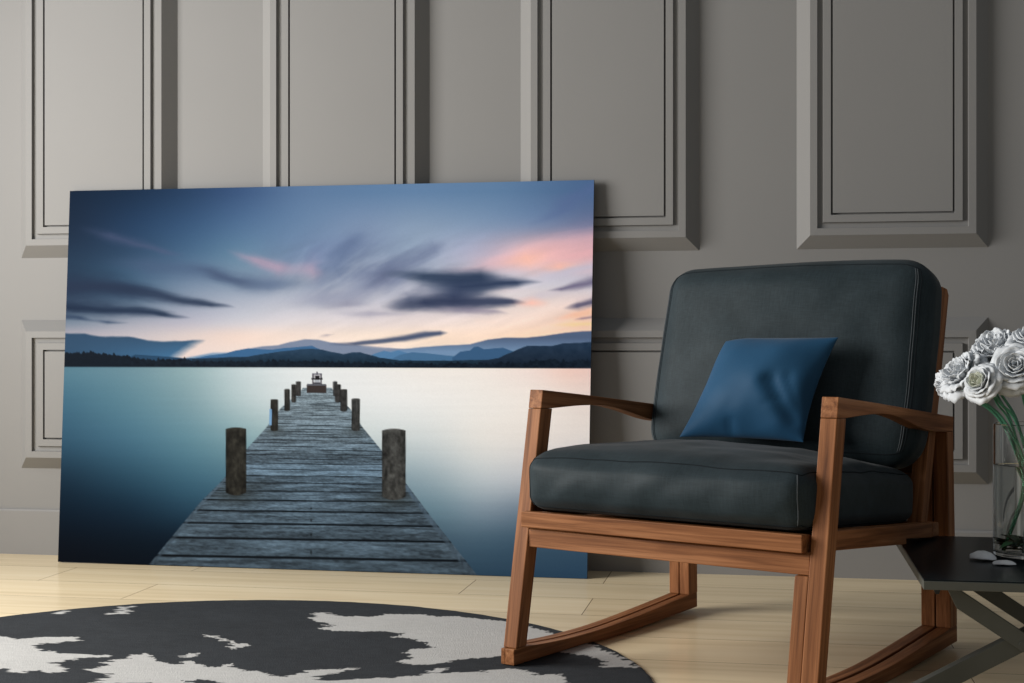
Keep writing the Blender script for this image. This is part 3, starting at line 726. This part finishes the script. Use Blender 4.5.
# rockers: two rails with a groove between them, full-width block under the front leg
TOPC = crom([(0, 0.0447, 0.0395), (0, 0.10, 0.0345), (0, 0.20, 0.0290), (0, 0.32, 0.0275), (0, 0.44, 0.0310), (0, 0.58, 0.0385), (0, 0.704, 0.0460)], 4)
BOTC = [(0.7480, 0.0110), (0.60, 0.0070), (0.47, 0.0030), (0.40, 0.0012), (0.34, 0.0012), (0.30, 0.0030), (0.26, 0.0064), (0.15, 0.0066)]
def rocker(block, rails, web, k=1.0):
    full = [(0.0, 0.0070), (0.0, 0.0395)] + [(p.y, p.z) for p in TOPC] + [(0.7470, 0.0470)] + BOTC
    back = [(0.047, 0.0067)] + [(p.y, p.z) for p in TOPC] + [(0.7470, 0.0470)] + BOTC
    low = [(0.047, 0.0067)] + [(p.y, p.z - 0.014) for p in TOPC] + [(0.7470, 0.0330)] + BOTC
    full, back, low = [[(v * k if v > 0.05 else v, z) for v, z in q] for q in (full, back, low)]
    pr = []
    for u0, u1, f in rails: pr.append((full if f else back, u0, u1))
    pr.append((low, web[0], web[1]))
    if block: pr.append(([(0.0, 0.0070), (0.0, 0.0395), (0.0445, 0.0395), (0.0445, 0.0067)], block[0], block[1]))
    return timber('rocker', pr, (0, 1, 0.0), 0.0014)
rocker((0.0, 0.0102), [(-0.021, 0.0045, False), (0.0102, 0.033, True)], (0.0045, 0.0102), 1.0335)
rocker(None, [(0.625, 0.6545, True), (0.6615, 0.690, True)], (0.6545, 0.6615))
# seat rails
timber('seat_rail', [([(0.036, 0.2855), (0.036, 0.3185), (0.078, 0.3155), (0.078, 0.2830)], 0.0245, 0.6485)], (1, 0, 0))
timber('stretcher', [([(0.0505, 0.2440), (0.0525, 0.2795), (0.060, 0.2853), (0.088, 0.2835), (0.086, 0.2420)], 0.0300, 0.6565)], (1, 0, 0))
SIDE = [(0.098, 0.2865), (0.105, 0.3225), (0.600, 0.2860), (0.600, 0.2545), (0.4515, 0.2690), (0.4515, 0.2575)]
timber('seat_rail', [(SIDE, 0.003, 0.030)], (0, 1, -0.07))
timber('seat_rail', [(SIDE, 0.660, 0.687)], (0, 1, -0.07))
timber('seat_rail', [([(0.600, 0.2560), (0.600, 0.2860), (0.640, 0.2830), (0.640, 0.2530)], 0.003, 0.687)], (1, 0, 0))
timber('seat_board', [([(0.079, 0.2930), (0.079, 0.3040), (0.600, 0.2690), (0.600, 0.2580)], 0.031, 0.659)], (1, 0, 0))
# backrest: two raked posts and slats behind the cushion
POST = [(0.567, 0.2560), (0.603, 0.2560), (0.7440, 0.7690), (0.734, 0.7830), (0.7035, 0.7870)]
timber('back_post', [(POST, 0.030, 0.058)], (0, 0.256, 0.967))
timber('back_post', [(POST, 0.641, 0.6730)], (0, 0.256, 0.967))
for zc in (0.40, 0.54, 0.70):
    vc = 0.607 + (zc - 0.28) * 0.259
    timber('back_slat', [([(vc - 0.017, zc - 0.03), (vc - 0.0015, zc + 0.03), (vc + 0.0105, zc + 0.03), (vc - 0.005, zc - 0.03)], 0.058, 0.636)], (1, 0, 0))

def cushion_fn(A, B, Cc, Rr, r, deform):
    def f(q):
        P = Vector((q[0] * A, q[1] * B, q[2] * Cc))
        cl = lambda t, m: max(-m, min(m, t))
        core = Vector((cl(P.x, A - Rr), cl(P.y, B - Rr), cl(P.z, Cc - r)))
        d = Vector(((P.x - core.x) / Rr, (P.y - core.y) / Rr, (P.z - core.z) / r))
        n = d.normalized() if d.length > 1e-9 else Vector((0, 0, 1))
        return deform(core + Vector((n.x * Rr, n.y * Rr, n.z * r)), n)
    return f
def cushion(name, f, frame, mat, cuts=46):
    o, ex, ey, ez = frame
    bm = bmesh.new()
    bmesh.ops.create_cube(bm, size=2.0)
    bmesh.ops.subdivide_edges(bm, edges=bm.edges[:], cuts=cuts, use_grid_fill=True)
    for v in bm.verts:
        # spread the grid a little towards the edges
        q = [math.sin(t * math.pi / 2) * 0.35 + t * 0.65 for t in v.co]
        p = f(q)
        v.co = o + ex * p.x + ey * p.y + ez * p.z
    return from_bm(name, bm, mat, CH, smooth=True)
def seam(parent, f, frame, qs, rad, closed=False, mat='seam'):
    o, ex, ey, ez = frame
    pts = []
    for q in qs:
        p = f(q); pts.append(o + ex * p.x + ey * p.y + ez * p.z)
    bm = bmesh.new(); add_tube(bm, pts, rad, 6, closed=closed)
    return from_bm('seam', bm, M[mat], parent, smooth=True)

# seat cushion
tl = math.atan(0.075)
FS = (Vector((0.3445, 0.312, 0.3575)), Vector((1, 0, 0)), Vector((0, math.cos(tl), -math.sin(tl))), Vector((0, math.sin(tl), math.cos(tl))))
def seat_def(p, n):
    A, B, Cc = 0.3145, 0.280, 0.0550
    x, y, z = p.x / A, p.y / B, p.z / Cc
    q = p.copy()
    if z > 0: q.z += 0.041 * max(0, 1 - x * x) ** 0.5 * max(0, 1 - y * y) ** 0.6 * (1.12 - 0.25 * x) * min(1, z)
    if n.y < 0: q.y -= (0.020 * max(0, 1 - x ** 4) * max(0, 1 - z * z) + 0.008 * (z + 0.2)) * -n.y
    if abs(n.x) > 0: q.x += 0.006 * n.x * max(0, 1 - y ** 4) * max(0, 1 - z * z)
    # soft dents: slanted pulls on the front, broad hollows on top
    w1 = noise.noise(Vector((p.x * 9 + p.z * 7, p.z * 5, 3.1))); w2 = noise.noise(Vector((p.x * 20 - p.z * 22, p.z * 12, 8.4)))
    q.y -= min(0, n.y) * (-0.0075 * w1 - 0.0040 * w2)
    q.z += max(0, n.z) * 0.006 * noise.noise(Vector((p.x * 7, p.y * 7, 1.7))) + max(0, n.z) * 0.0025 * noise.noise(Vector((p.x * 18, p.y * 24, 4.7)))
    return q
fs = cushion_fn(0.3145, 0.280, 0.0550, 0.042, 0.028, seat_def)
seat = cushion('seat_cushion', fs, FS, M['char'])
ln = lambda a, b, n: [a + (b - a) * i / n for i in range(n + 1)]
loop = [(t, -1, 1) for t in ln(-1, 1, 70)] + [(1, t, 1) for t in ln(-1, 1, 70)][1:] + [(t, 1, 1) for t in ln(1, -1, 70)][1:] + [(-1, t, 1) for t in ln(1, -1, 70)][1:-1]
seam(seat, fs, FS, loop, 0.0014, True, 'piping')
loop2 = [(a, b, -1) for a, b, _ in loop]
seam(seat, fs, FS, loop2, 0.0013, True, 'piping')
seam(seat, fs, FS, [(0.955, -1, t) for t in ln(-0.95, 0.95, 24)], 0.0013)
seam(seat, fs, FS, [(-0.97, -1, t) for t in ln(-0.95, 0.95, 24)], 0.0012, False, 'piping')

# back cushion
lb = math.atan(0.262)
FB = (Vector((0.3520, 0.6200, 0.6200)), Vector((1, 0, 0)), Vector((0, math.sin(lb), math.cos(lb))), Vector((0, -math.cos(lb), math.sin(lb))))
def back_def(p, n):
    A, B, Cc = 0.3235, 0.228, 0.0575
    x, y, z = p.x / A, p.y / B, p.z / Cc
    q = p.copy()
    if z > 0: q.z += 0.034 * max(0, 1 - x * x) * max(0, 1 - y ** 4) ** 0.8 * min(1, z)
    q.x += 0.008 * n.x * max(0, 1 - (y - 0.25) ** 2) if n.x > 0 else -0.002 * max(0, 1 - y * y)
    q.y += max(0, n.y) * (0.004 * math.sin(x * 2.4 + 0.6) - 0.006 * abs(x) ** 6)
    q.z += max(0, n.z) * (0.006 * noise.noise(Vector((p.x * 6, p.y * 6, 2.2))) + 0.0022 * noise.noise(Vector((p.x * 15, p.y * 15, 6.2))))
    q.x += n.x * 0.004 * noise.noise(Vector((p.y * 8, p.z * 8, 5.5)))
    return q
fb = cushion_fn(0.3235, 0.228, 0.0575, 0.068, 0.044, back_def)
back = cushion('back_cushion', fb, FB, M['char'])
seam(back, fb, FB, loop, 0.0013, True, 'piping')
seam(back, fb, FB, [(0.958, t, 1) for t in ln(-0.97, 0.97, 60)], 0.0013)
seam(back, fb, FB, [(0.935, t, 1) for t in ln(-0.97, 0.97, 60)], 0.0010)
seam(back, fb, FB, [(-0.955, t, 1) for t in ln(-0.97, 0.97, 60)], 0.0011, False, 'piping')

# ------------------------------------------------------------------ blue throw pillow propped on the seat
def make_pillow():
    BLc, BRc, TRc, TLc = Vector((0.189, 0.406, 0.4575)), Vector((0.4815, 0.408, 0.4580)), Vector((0.5265, 0.484, 0.6765)), Vector((0.260, 0.490, 0.677))
    n = 44
    ctr = (BLc + BRc) / 2
    N_ = (BRc - BLc).cross(TLc - BLc).normalized()
    if N_.y > 0: N_ = -N_
    bm = bmesh.new(); G = {}
    for side in (1, -1):
        for i in range(n + 1):
            for j in range(n + 1):
                if side < 0 and (i in (0, n) or j in (0, n)):
                    G[side, i, j] = G[1, i, j]; continue
                a = -math.cos(math.pi * i / n); b = -math.cos(math.pi * j / n)
                # pinched edges between the corners
                a2 = a * (1 - 0.085 * (1 - b * b)); b2 = b * (1 - 0.03 * (1 - a * a))
                if a < 0: a2 = a * (1 - 0.075 * (1 - b * b) + 0.05 * (1 - b * b) * max(0, b))
                s, t = (a2 + 1) / 2, (b2 + 1) / 2
                p = BLc * ((1 - s) * (1 - t)) + BRc * (s * (1 - t)) + TRc * (s * t) + TLc * ((1 - s) * t)
                # rounded top-left corner
                if a < -0.5 and b > 0.5:
                    k = ((-a - 0.5) / 0.5) ** 1.5 * ((b - 0.5) / 0.5) ** 1.5
                    p = p + (BRc - BLc) * 0.012 * k - (TLc - BLc) * 0.04 * k
                h = max(0, 1 - a * a) ** 0.55 * max(0, 1 - b * b) ** 0.55
                hh = (0.066 if side > 0 else 0.026) * h
                if side > 0:
                    def crease(x0, y0, x1, y1, w, d):
                        dx, dy = x1 - x0, y1 - y0
                        t_ = max(0, min(1, ((a - x0) * dx + (b - y0) * dy) / (dx * dx + dy * dy)))
                        e = math.hypot(a - x0 - t_ * dx, b - y0 - t_ * dy)
                        return -d * math.exp(-(e / w) ** 2) * (1 - 0.3 * t_)
                    wgt = min(1, h * 2.2)
                    hh += wgt * (crease(0.36, 0.02, 0.86, -0.66, 0.12, 0.013) + crease(0.62, 0.10, 0.92, -0.45, 0.08, 0.005)
                                 + crease(-0.30, -0.98, -0.16, -0.45, 0.14, 0.003) + crease(-0.10, -1.0, -0.14, -0.78, 0.07, 0.010)
                                 - crease(0.20, -0.05, 0.66, -0.78, 0.20, 0.006) + crease(0.40, -0.45, 0.62, -0.28, 0.05, 0.002))
                    hh += wgt * 0.006 * noise.noise(Vector((a * 1.6, b * 1.6, 4.0)))
                G[side, i, j] = bm.verts.new(p + N_ * hh * side - ctr)
    for side in (1, -1):
        for i in range(n):
            for j in range(n):
                bm.faces.new((G[side, i, j], G[side, i + 1, j], G[side, i + 1, j + 1], G[side, i, j + 1]))
    o = from_bm('throw_pillow', bm, M['blue'], smooth=True)
    c_, s_ = math.cos(R(-25.776)), math.sin(R(-25.776))
    o.location = (CH.location.x + ctr.x * c_ - ctr.y * s_, CH.location.y + ctr.x * s_ + ctr.y * c_, ctr.z)
    o.rotation_euler = (0, 0, R(-25.776))
    tag(o, 'plain blue throw pillow propped against the chair back', 'pillow')
make_pillow()

# ------------------------------------------------------------------ side table with crossed legs
TT = 0.25
TB = empty('side_table', (0.49, -1.25, 0.0))
tag(TB, 'low square black side table with crossed metal legs beside the rocking chair', 'table')
def tpart(name, bm, mat, bev=0.001):
    bevel_sharp(bm, bev, 2)
    for v in bm.verts: v.co -= Vector((0.49, -1.25, 0.0))
    return from_bm(name, bm, mat, TB)
bm = bmesh.new()
add_box(bm, 0.2655, 0.7175, -1.543, -0.957, TT - 0.0022, TT)
tpart('table_top', bm, M['top'], 0.0006)
bm = bmesh.new()
add_box(bm, 0.265, 0.718, -1.5435, -0.9565, TT - 0.0178, TT - 0.0022)
tpart('top_frame', bm, M['metal'], 0.001)
def bar(x0, z0, x1, z1, y0, y1, w=0.034):
    """flat bar in a plane of constant y, ends cut level"""
    dx, dz = x1 - x0, z1 - z0; L_ = math.hypot(dx, dz); hx = w / 2 * L_ / abs(dz)
    bm = bmesh.new()
    v = []
    for y in (y0, y1):
        v.append([bm.verts.new(p) for p in ((x0 - hx, y, z0), (x0 + hx, y, z0), (x1 + hx, y, z1), (x1 - hx, y, z1))])
    bm.faces.new(v[0]); bm.faces.new(v[1][::-1])
    for k in range(4):
        q = (k + 1) % 4
        bm.faces.new((v[0][k], v[1][k], v[1][q], v[0][q]))
    return bm
zt = TT - 0.0178
def long_bar(y0, y1, dx=0.0):
    bm = bmesh.new()
    add_prism(bm, [(0.3105, zt), (0.3335, 0.1835), (0.6100, 0.004), (0.6600, 0.004), (0.3250, 0.2268), (0.3165, zt)], y0, y1, lambda u, a, b: (a + dx, u, b))
    return bm
tpart('leg', long_bar(-1.447, -1.433), M['metal'])
tpart('leg', long_bar(-1.110, -1.096, 0.036), M['metal'])
tpart('leg', bar(0.640, zt, 0.236, 0.004, -1.432, -1.404), M['metal'])
bm = bmesh.new(); add_box(bm, 0.620, 0.700, -1.440, -1.096, 0.0, 0.0100); tpart('foot_rail', bm, M['metal'])
bm = bmesh.new(); add_box(bm, 0.220, 0.262, -1.432, -1.340, 0.0, 0.0060); tpart('foot_rail', bm, M['metal'])
bm = bmesh.new(); add_box(bm, 0.640, 0.690, -1.434, -1.1, zt - 0.012, zt - 0.0002); tpart('top_rail', bm, M['metal'])
bm = bmesh.new(); add_prism(bm, [(0.286, zt - 0.0004), (0.311, zt - 0.0004), (0.304, zt - 0.026), (0.298, zt - 0.026)], -1.4329, -1.4200, lambda u, a, b: (a, u, b)); tpart('hinge', bm, M['black'], 0.0006)
bm = bmesh.new(); add_tube(bm, [(0.4475, -1.4485, 0.122), (0.4475, -1.402, 0.122)], 0.007, 16); tpart('pivot_bolt', bm, M['metal'], 0.0005)

# ------------------------------------------------------------------ glass vase
VX, VY, VR = 0.5035, -1.212, 0.0725
def lathe(bm, prof, n=72):
    rings = []
    for r, z in prof:
        if r < 1e-6: rings.append([bm.verts.new((0, 0, z))])
        else: rings.append([bm.verts.new((r * math.cos(k * math.tau / n), r * math.sin(k * math.tau / n), z)) for k in range(n)])
    for a, b in zip(rings, rings[1:]):
        for k in range(n):
            q = (k + 1) % n
            if len(a) == 1: bm.faces.new((a[0], b[k], b[q]))
            elif len(b) == 1: bm.faces.new((a[k], b[0], a[q]))
            else: bm.faces.new((a[k], a[q], b[q], b[k]))
VZ = TT + 0.0004
VT = 0.2570
VS = empty('glass_vase', (VX, VY, VZ))
tag(VS, 'clear cylindrical glass vase half filled with water on the black side table', 'vase')
bm = bmesh.new()
lathe(bm, [(0, 0), (VR - 0.003, 0), (VR - 0.0008, 0.0008), (VR, 0.003), (VR, VT - 0.0015), (VR - 0.0008, VT - 0.0003), (VR - 0.002, VT), (VR - 0.0032, VT - 0.0003),
           (VR - 0.004, VT - 0.0015), (VR - 0.004, 0.012), (VR - 0.006, 0.0085), (VR - 0.011, 0.007), (0, 0.007)])
from_bm('vase_body', bm, M['glass'], VS, smooth=True).data.set_sharp_from_angle(angle=R(20))
bm = bmesh.new(); wr = VR - 0.0038
lathe(bm, [(0, 0.0068), (VR - 0.011, 0.0068), (VR - 0.0058, 0.0084), (wr, 0.012), (wr, 0.1775), (wr - 0.0015, 0.1765), (0, 0.1765)])
wa = from_bm('water', bm, M['water'], VS, smooth=True); wa.data.set_sharp_from_angle(angle=R(20))
tag(wa, label='clear water filling the lower part of the vase')

# ------------------------------------------------------------------ roses
def petal_grid(bm, phi, rk, zk, wid, curl, droop, seed, z0=0.0, nu=11, nv=8, ruffle=0.06):
    G = []
    for i in range(nv + 1):
        b = i / nv; row = []
        for j in range(nu + 1):
            a = -1 + 2 * j / nu
            half = wid * (0.30 + 0.70 * min(1, (b * 1.7)) ** 0.7) * (1 - 0.30 * max(0, b - 0.72) / 0.28)
            rr = rk * (math.sin(min(1, b * 1.02) * math.pi / 2) ** 0.75) + rk * curl * max(0, b - 0.45) ** 2 * 3.0
            rr *= 1 + ruffle * noise.noise(Vector((a * 2.3 + seed, b * 2.5, seed * 1.7)))
            z = z0 + zk * (1 - (1 - b) ** 1.7) - droop * max(0, b - 0.5) ** 2 * 4 * rk
            z -= zk * 0.22 * abs(a) ** 2.4 * b
            z += rk * ruffle * 0.9 * noise.noise(Vector((a * 3.1 + seed * 2, b * 2, 9 + seed)))
            an = phi + half * a
            # petals flatten across their width and turn their sides in a little
            rr *= 1 - 0.07 * a * a
            row.append(bm.verts.new((rr * math.cos(an), rr * math.sin(an), z)))
        G.append(row)
    for i in range(nv):
        for j in range(nu):
            bm.faces.new((G[i][j], G[i][j + 1], G[i + 1][j + 1], G[i + 1][j]))
def make_rose(tip, dirv, rad, foot, bends, label, heart=False, fluffy=False, sepal=True, leaves=(), seed=1):
    random.seed(seed)
    foot = Vector(foot); tip = Vector(tip); dirv = Vector(dirv).normalized()
    root = empty('white_rose', tuple(foot))
    tag(root, label, 'flower', 'white roses in the glass vase')
    base = tip - dirv * rad * 0.62
    rot = dirv.to_track_quat('Z', 'Y').to_matrix().to_4x4()
    MX = Matrix.Translation(base - foot) @ rot
    layers = [(0.16, 0.98, 3, -0.2, 0, 1.35), (0.30, 1.04, 4, -0.12, 0, 1.1), (0.46, 1.02, 5, -0.02, 0.02, 0.95), (0.62, 0.96, 5, 0.05, 0.04, 0.95),
              (0.76, 0.86, 6, 0.14, 0.09, 0.85), (0.88, 0.70, 6, 0.24, 0.18, 0.85), (0.96, 0.50, 6, 0.36, 0.30, 0.85)]
    if fluffy:
        layers = [(0.16, 0.98, 4, -0.1, 0, 1.0), (0.30, 1.04, 6, 0.0, 0, 0.75), (0.44, 1.02, 7, 0.08, 0.02, 0.65), (0.58, 0.98, 8, 0.12, 0.04, 0.6),
                  (0.72, 0.88, 9, 0.16, 0.09, 0.55), (0.85, 0.72, 9, 0.26, 0.18, 0.55), (0.96, 0.50, 8, 0.34, 0.30, 0.6)]
    def build(name, ls, mat, ph0):
        bm = bmesh.new(); ph = ph0
        for (rk, zk, n, curl, droop, wid) in ls:
            ph += 0.7
            for k in range(n):
                petal_grid(bm, ph + k * math.tau / n + random.uniform(-.15, .15), rk * rad * random.uniform(.94, 1.06), zk * rad * random.uniform(.92, 1.06), wid, curl, droop,
                           random.uniform(0, 50), ruffle=0.16 if fluffy else 0.09)
        bm.transform(MX)
        o = from_bm(name, bm, mat, root, smooth=True)
        s = o.modifiers.new('thickness', 'SOLIDIFY'); s.thickness = 0.0009; s.offset = 0
        return o
    if heart:
        tag(build('flower_heart', layers[:3], M['heart'], seed), label='creamy yellow heart of tight petals')
        build('bloom', layers[3:], M['petal'], seed + 1)
    else:
        build('bloom', layers, M['petal'], seed)
    def leaf(bm, o, d, up, ln_, w):
        o, d, up = Vector(o), Vector(d).normalized(), Vector(up)
        sd = d.cross(up).normalized(); nn = sd.cross(d).normalized()
        rows = []
        for i in range(9):
            t = i / 8; hw = w * math.sin(math.pi * min(1, t * 0.98 + 0.02)) ** 0.8 * (1 - 0.35 * t)
            c_ = o + d * ln_ * t - nn * ln_ * 0.25 * t * t
            rows.append([bm.verts.new(c_ + sd * hw * s_ + nn * hw * 0.35 * abs(s_)) for s_ in (-1, -0.5, 0, 0.5, 1)])
        for a, b in zip(rows, rows[1:]):
            for k in range(4): bm.faces.new((a[k], a[k + 1], b[k + 1], b[k]))
    # stem
    ctrl = [foot] + [Vector(b) for b in bends] + [base + dirv * 0.004]
    pts = [p - foot for p in crom(ctrl, 8)]
    bm = bmesh.new(); add_tube(bm, pts, 0.0027, 8)
    from_bm('stem', bm, M['stem'], root, smooth=True)
    # side shoot: leaves the stem near its foot, joins it again under the bloom
    rv = random.Random(seed)
    dv = Vector((rv.uniform(-1, 1), rv.uniform(-1, 1), 0)).normalized()
    if (dv.x * (VX - foot.x) + dv.y * (VY - foot.y)) < 0: dv = -dv
    sh = pts[3:-3]; ns = len(sh) - 1
    bm = bmesh.new(); add_tube(bm, [p_ + dv * 0.012 * math.sin(math.pi * k / ns) for k, p_ in enumerate(sh)], 0.0020, 8)
    from_bm('side_shoot', bm, M['stem'], root, smooth=True)
    # leaves standing in the water
    for k in range(9):
        an = rv.uniform(0, math.tau); rr_ = rv.uniform(0.004, 0.030)
        bx_, by_ = VX - foot.x + rr_ * math.cos(an), VY - foot.y + rr_ * math.sin(an)
        bm = bmesh.new(); leaf(bm, (bx_, by_, rv.uniform(0.003, 0.022)), (math.cos(an), math.sin(an), rv.uniform(0.0, 0.7)), (0, 0, 1), rv.uniform(0.028, 0.036), rv.uniform(0.010, 0.015))
        o = from_bm('leaf', bm, M['leaf'], root, smooth=True)
        s = o.modifiers.new('thickness', 'SOLIDIFY'); s.thickness = 0.0007; s.offset = 0
    if sepal:
        bm = bmesh.new()
        for k in range(5):
            an = k * math.tau / 5 + seed
            leaf(bm, (0.004 * math.cos(an), 0.004 * math.sin(an), 0.001), (math.cos(an), math.sin(an), 0.10), (0, 0, 1), rad * 0.75, rad * 0.16)
        bm.transform(MX)
        o = from_bm('sepals', bm, M['sepal'], root, smooth=True)
        s = o.modifiers.new('thickness', 'SOLIDIFY'); s.thickness = 0.0007; s.offset = 0
    for (o_, d_, ln_, w_) in leaves:
        bm = bmesh.new(); leaf(bm, Vector(o_) - foot, d_, (0, 0, 1), ln_, w_)
        o = from_bm('leaf', bm, M['leaf'], root, smooth=True)
        s = o.modifiers.new('thickness', 'SOLIDIFY'); s.thickness = 0.0007; s.offset = 0
ZB = VZ + 0.011
def pv(dx, dy, z): return (VX + dx, VY + dy, z)
make_rose((0.391, -1.306, 0.593), (-0.66, -0.58, 0.36), 0.034, pv(0.040, 0.012, ZB), [pv(0.020, -0.005, 0.36), pv(-0.032, -0.030, 0.507), (0.437, -1.268, 0.548)],
          'half open white rose with a creamy yellow heart at the front left of the vase', heart=True, seed=3)
make_rose((0.366, -1.212, 0.610), (-0.70, -0.32, 0.58), 0.047, pv(0.045, -0.018, ZB), [pv(0.010, 0.0, 0.38), pv(-0.048, 0.008, 0.508), (0.408, -1.208, 0.555)],
          'ruffled white rose nearest to the back of the rocking chair', fluffy=True, seed=8,
          leaves=[((0.392, -1.215, 0.576), (-0.8, -0.3, -0.25), 0.040, 0.012), ((0.388, -1.21, 0.585), (0.6, -0.5, 0.1), 0.035, 0.012)])
make_rose((0.457, -1.312, 0.622), (-0.28, -0.86, 0.40), 0.044, pv(-0.030, 0.030, ZB), [pv(-0.010, 0.010, 0.38), pv(-0.012, -0.030, 0.507), (0.480, -1.262, 0.556)],
          'large fully open white rose facing forward at the right edge of the picture', seed=12,
          leaves=[((0.450, -1.262, 0.574), (-0.5, -0.3, 0.6), 0.040, 0.013), (pv(-0.03, -0.03, 0.285), (0.9, -0.3, 0.15), 0.07, 0.016), (pv(-0.045, 0.0, 0.292), (0.3, -0.9, -0.05), 0.06, 0.015)])
make_rose((0.440, -1.185, 0.658), (-0.42, -0.42, 0.80), 0.055, pv(0.010, -0.040, ZB), [pv(0.0, -0.010, 0.38), pv(-0.022, 0.030, 0.508), (0.447, -1.178, 0.575)],
          'wide ruffled white rose at the back, above the rose with the yellow heart', fluffy=True, seed=21,
          leaves=[((0.440, -1.172, 0.612), (-0.6, -0.6, 0.0), 0.045, 0.015), (pv(0.02, -0.05, 0.282), (-0.9, -0.2, 0.12), 0.06, 0.016)])
make_rose((0.498, -1.245, 0.676), (-0.20, -0.40, 0.88), 0.044, pv(-0.020, -0.035, ZB), [pv(-0.006, -0.012, 0.38), pv(0.004, -0.004, 0.508), (0.500, -1.215, 0.590)],
          'topmost white rose cut off by the right edge of the picture', seed=33,
          leaves=[((0.498, -1.216, 0.628), (-0.8, -0.4, 0.45), 0.045, 0.014), (pv(-0.02, -0.04, 0.280), (-0.8, -0.5, 0.1), 0.06, 0.015), (pv(0.0, -0.045, 0.284), (0.9, 0.1, 0.1), 0.06, 0.015)])
make_rose((0.343, -1.172, 0.572), (-0.72, -0.30, -0.55), 0.027, pv(0.030, 0.040, ZB), [pv(0.0, 0.020, 0.38), pv(-0.050, 0.030, 0.508), (0.395, -1.172, 0.556)],
          'small drooping white rose hanging lowest beside the chair frame', seed=41)

# fallen petals on the table
def fallen(name, x, y, rz, ln_, w, h, label):
    bm = bmesh.new(); nu, nv = 22, 12; G = {}
    for side in (0, 1):
        for i in range(nu + 1):
            for j in range(nv + 1):
                s = i / nu; a = -1 + 2 * j / nv
                hw = w * math.sin(math.pi * min(1, max(0.0, s * 0.96 + 0.02))) ** 0.55 * (0.75 + 0.35 * s)
                if s > 0.8: hw *= 1 - 0.25 * math.sin(a * 5) * (s - 0.8) * 3
                z = h * (1 - 0.75 * a * a) * math.sin(math.pi * min(1, s * 0.9 + 0.08)) ** 0.5 * (1 + 0.16 * noise.noise(Vector((s * 4, a * 1.5, x * 40))))
                z = max(z, 0.0) + (0.0012 if side == 0 else 0.0)
                G[side, i, j] = bm.verts.new((ln_ * (s - 0.5), hw * a, max(0.0006 * (1 - side), z if side == 0 else z * 0.82)))
        for i in range(nu):
            for j in range(nv):
                bm.faces.new((G[side, i, j], G[side, i + 1, j], G[side, i + 1, j + 1], G[side, i, j + 1]))
    rim = [(i, 0) for i in range(nu)] + [(nu, j) for j in range(nv)] + [(i, nv) for i in range(nu, 0, -1)] + [(0, j) for j in range(nv, 0, -1)]
    for k in range(len(rim)):
        p, q = rim[k], rim[(k + 1) % len(rim)]
        bm.faces.new((G[0, p[0], p[1]], G[0, q[0], q[1]], G[1, q[0], q[1]], G[1, p[0], p[1]]))
    o = from_bm(name, bm, M['fallen'], smooth=True)
    o.location = (x, y, TT + 0.0003); o.rotation_euler = (0, 0, R(rz))
    tag(o, label, 'petal', 'fallen petals on the side table')
fallen('fallen_petal', 0.4005, -1.292, -8, 0.049, 0.023, 0.0165, 'larger fallen white petal lying left of the vase on the black table')
fallen('fallen_petal', 0.4300, -1.352, 6, 0.043, 0.012, 0.0085, 'smaller narrow fallen white petal in front of the vase foot')

# ------------------------------------------------------------------ daylight and camera
la = bpy.data.lights.new('window_daylight', 'AREA')
la.shape = 'RECTANGLE'; la.size = WIN[3] - WIN[2] - 0.1; la.size_y = WIN[1] - WIN[0] - 0.1
la.energy = POWER; la.color = (1.0, 0.975, 0.94)
lo = bpy.data.objects.new('window_daylight', la); COL.objects.link(lo)
lo.location = (XL - 0.035, (WIN[0] + WIN[1]) / 2, (WIN[2] + WIN[3]) / 2); lo.rotation_euler = (0, R(-90), 0)
w = bpy.data.worlds.new('daylight'); SC.world = w; w.use_nodes = True
w.node_tree.nodes['Background'].inputs['Color'].default_value = (0.90, 0.95, 1.0, 1); w.node_tree.nodes['Background'].inputs['Strength'].default_value = AMB

cam = bpy.data.cameras.new('camera'); cam.lens = 50.0; cam.sensor_width = 36.0; cam.clip_start = 0.05
co = bpy.data.objects.new('camera', cam); COL.objects.link(co)
co.location = (0.0, -4.128, 0.6678); co.rotation_euler = (R(90), 0, math.atan(258 / 1422.0))
SC.camera = co
SC.view_settings.view_transform = 'Standard'
SC.view_settings.look = 'None'
SC.view_settings.exposure = 0.0; SC.view_settings.gamma = 1.0; SC.view_settings.use_curve_mapping = False
SC.cycles.use_denoising = True
SC.cycles.max_bounces = 10; SC.cycles.transmission_bounces = 10; SC.cycles.glossy_bounces = 4; SC.cycles.diffuse_bounces = 4
SC.cycles.sample_clamp_indirect = 4.0
SC.cycles.caustics_reflective = False
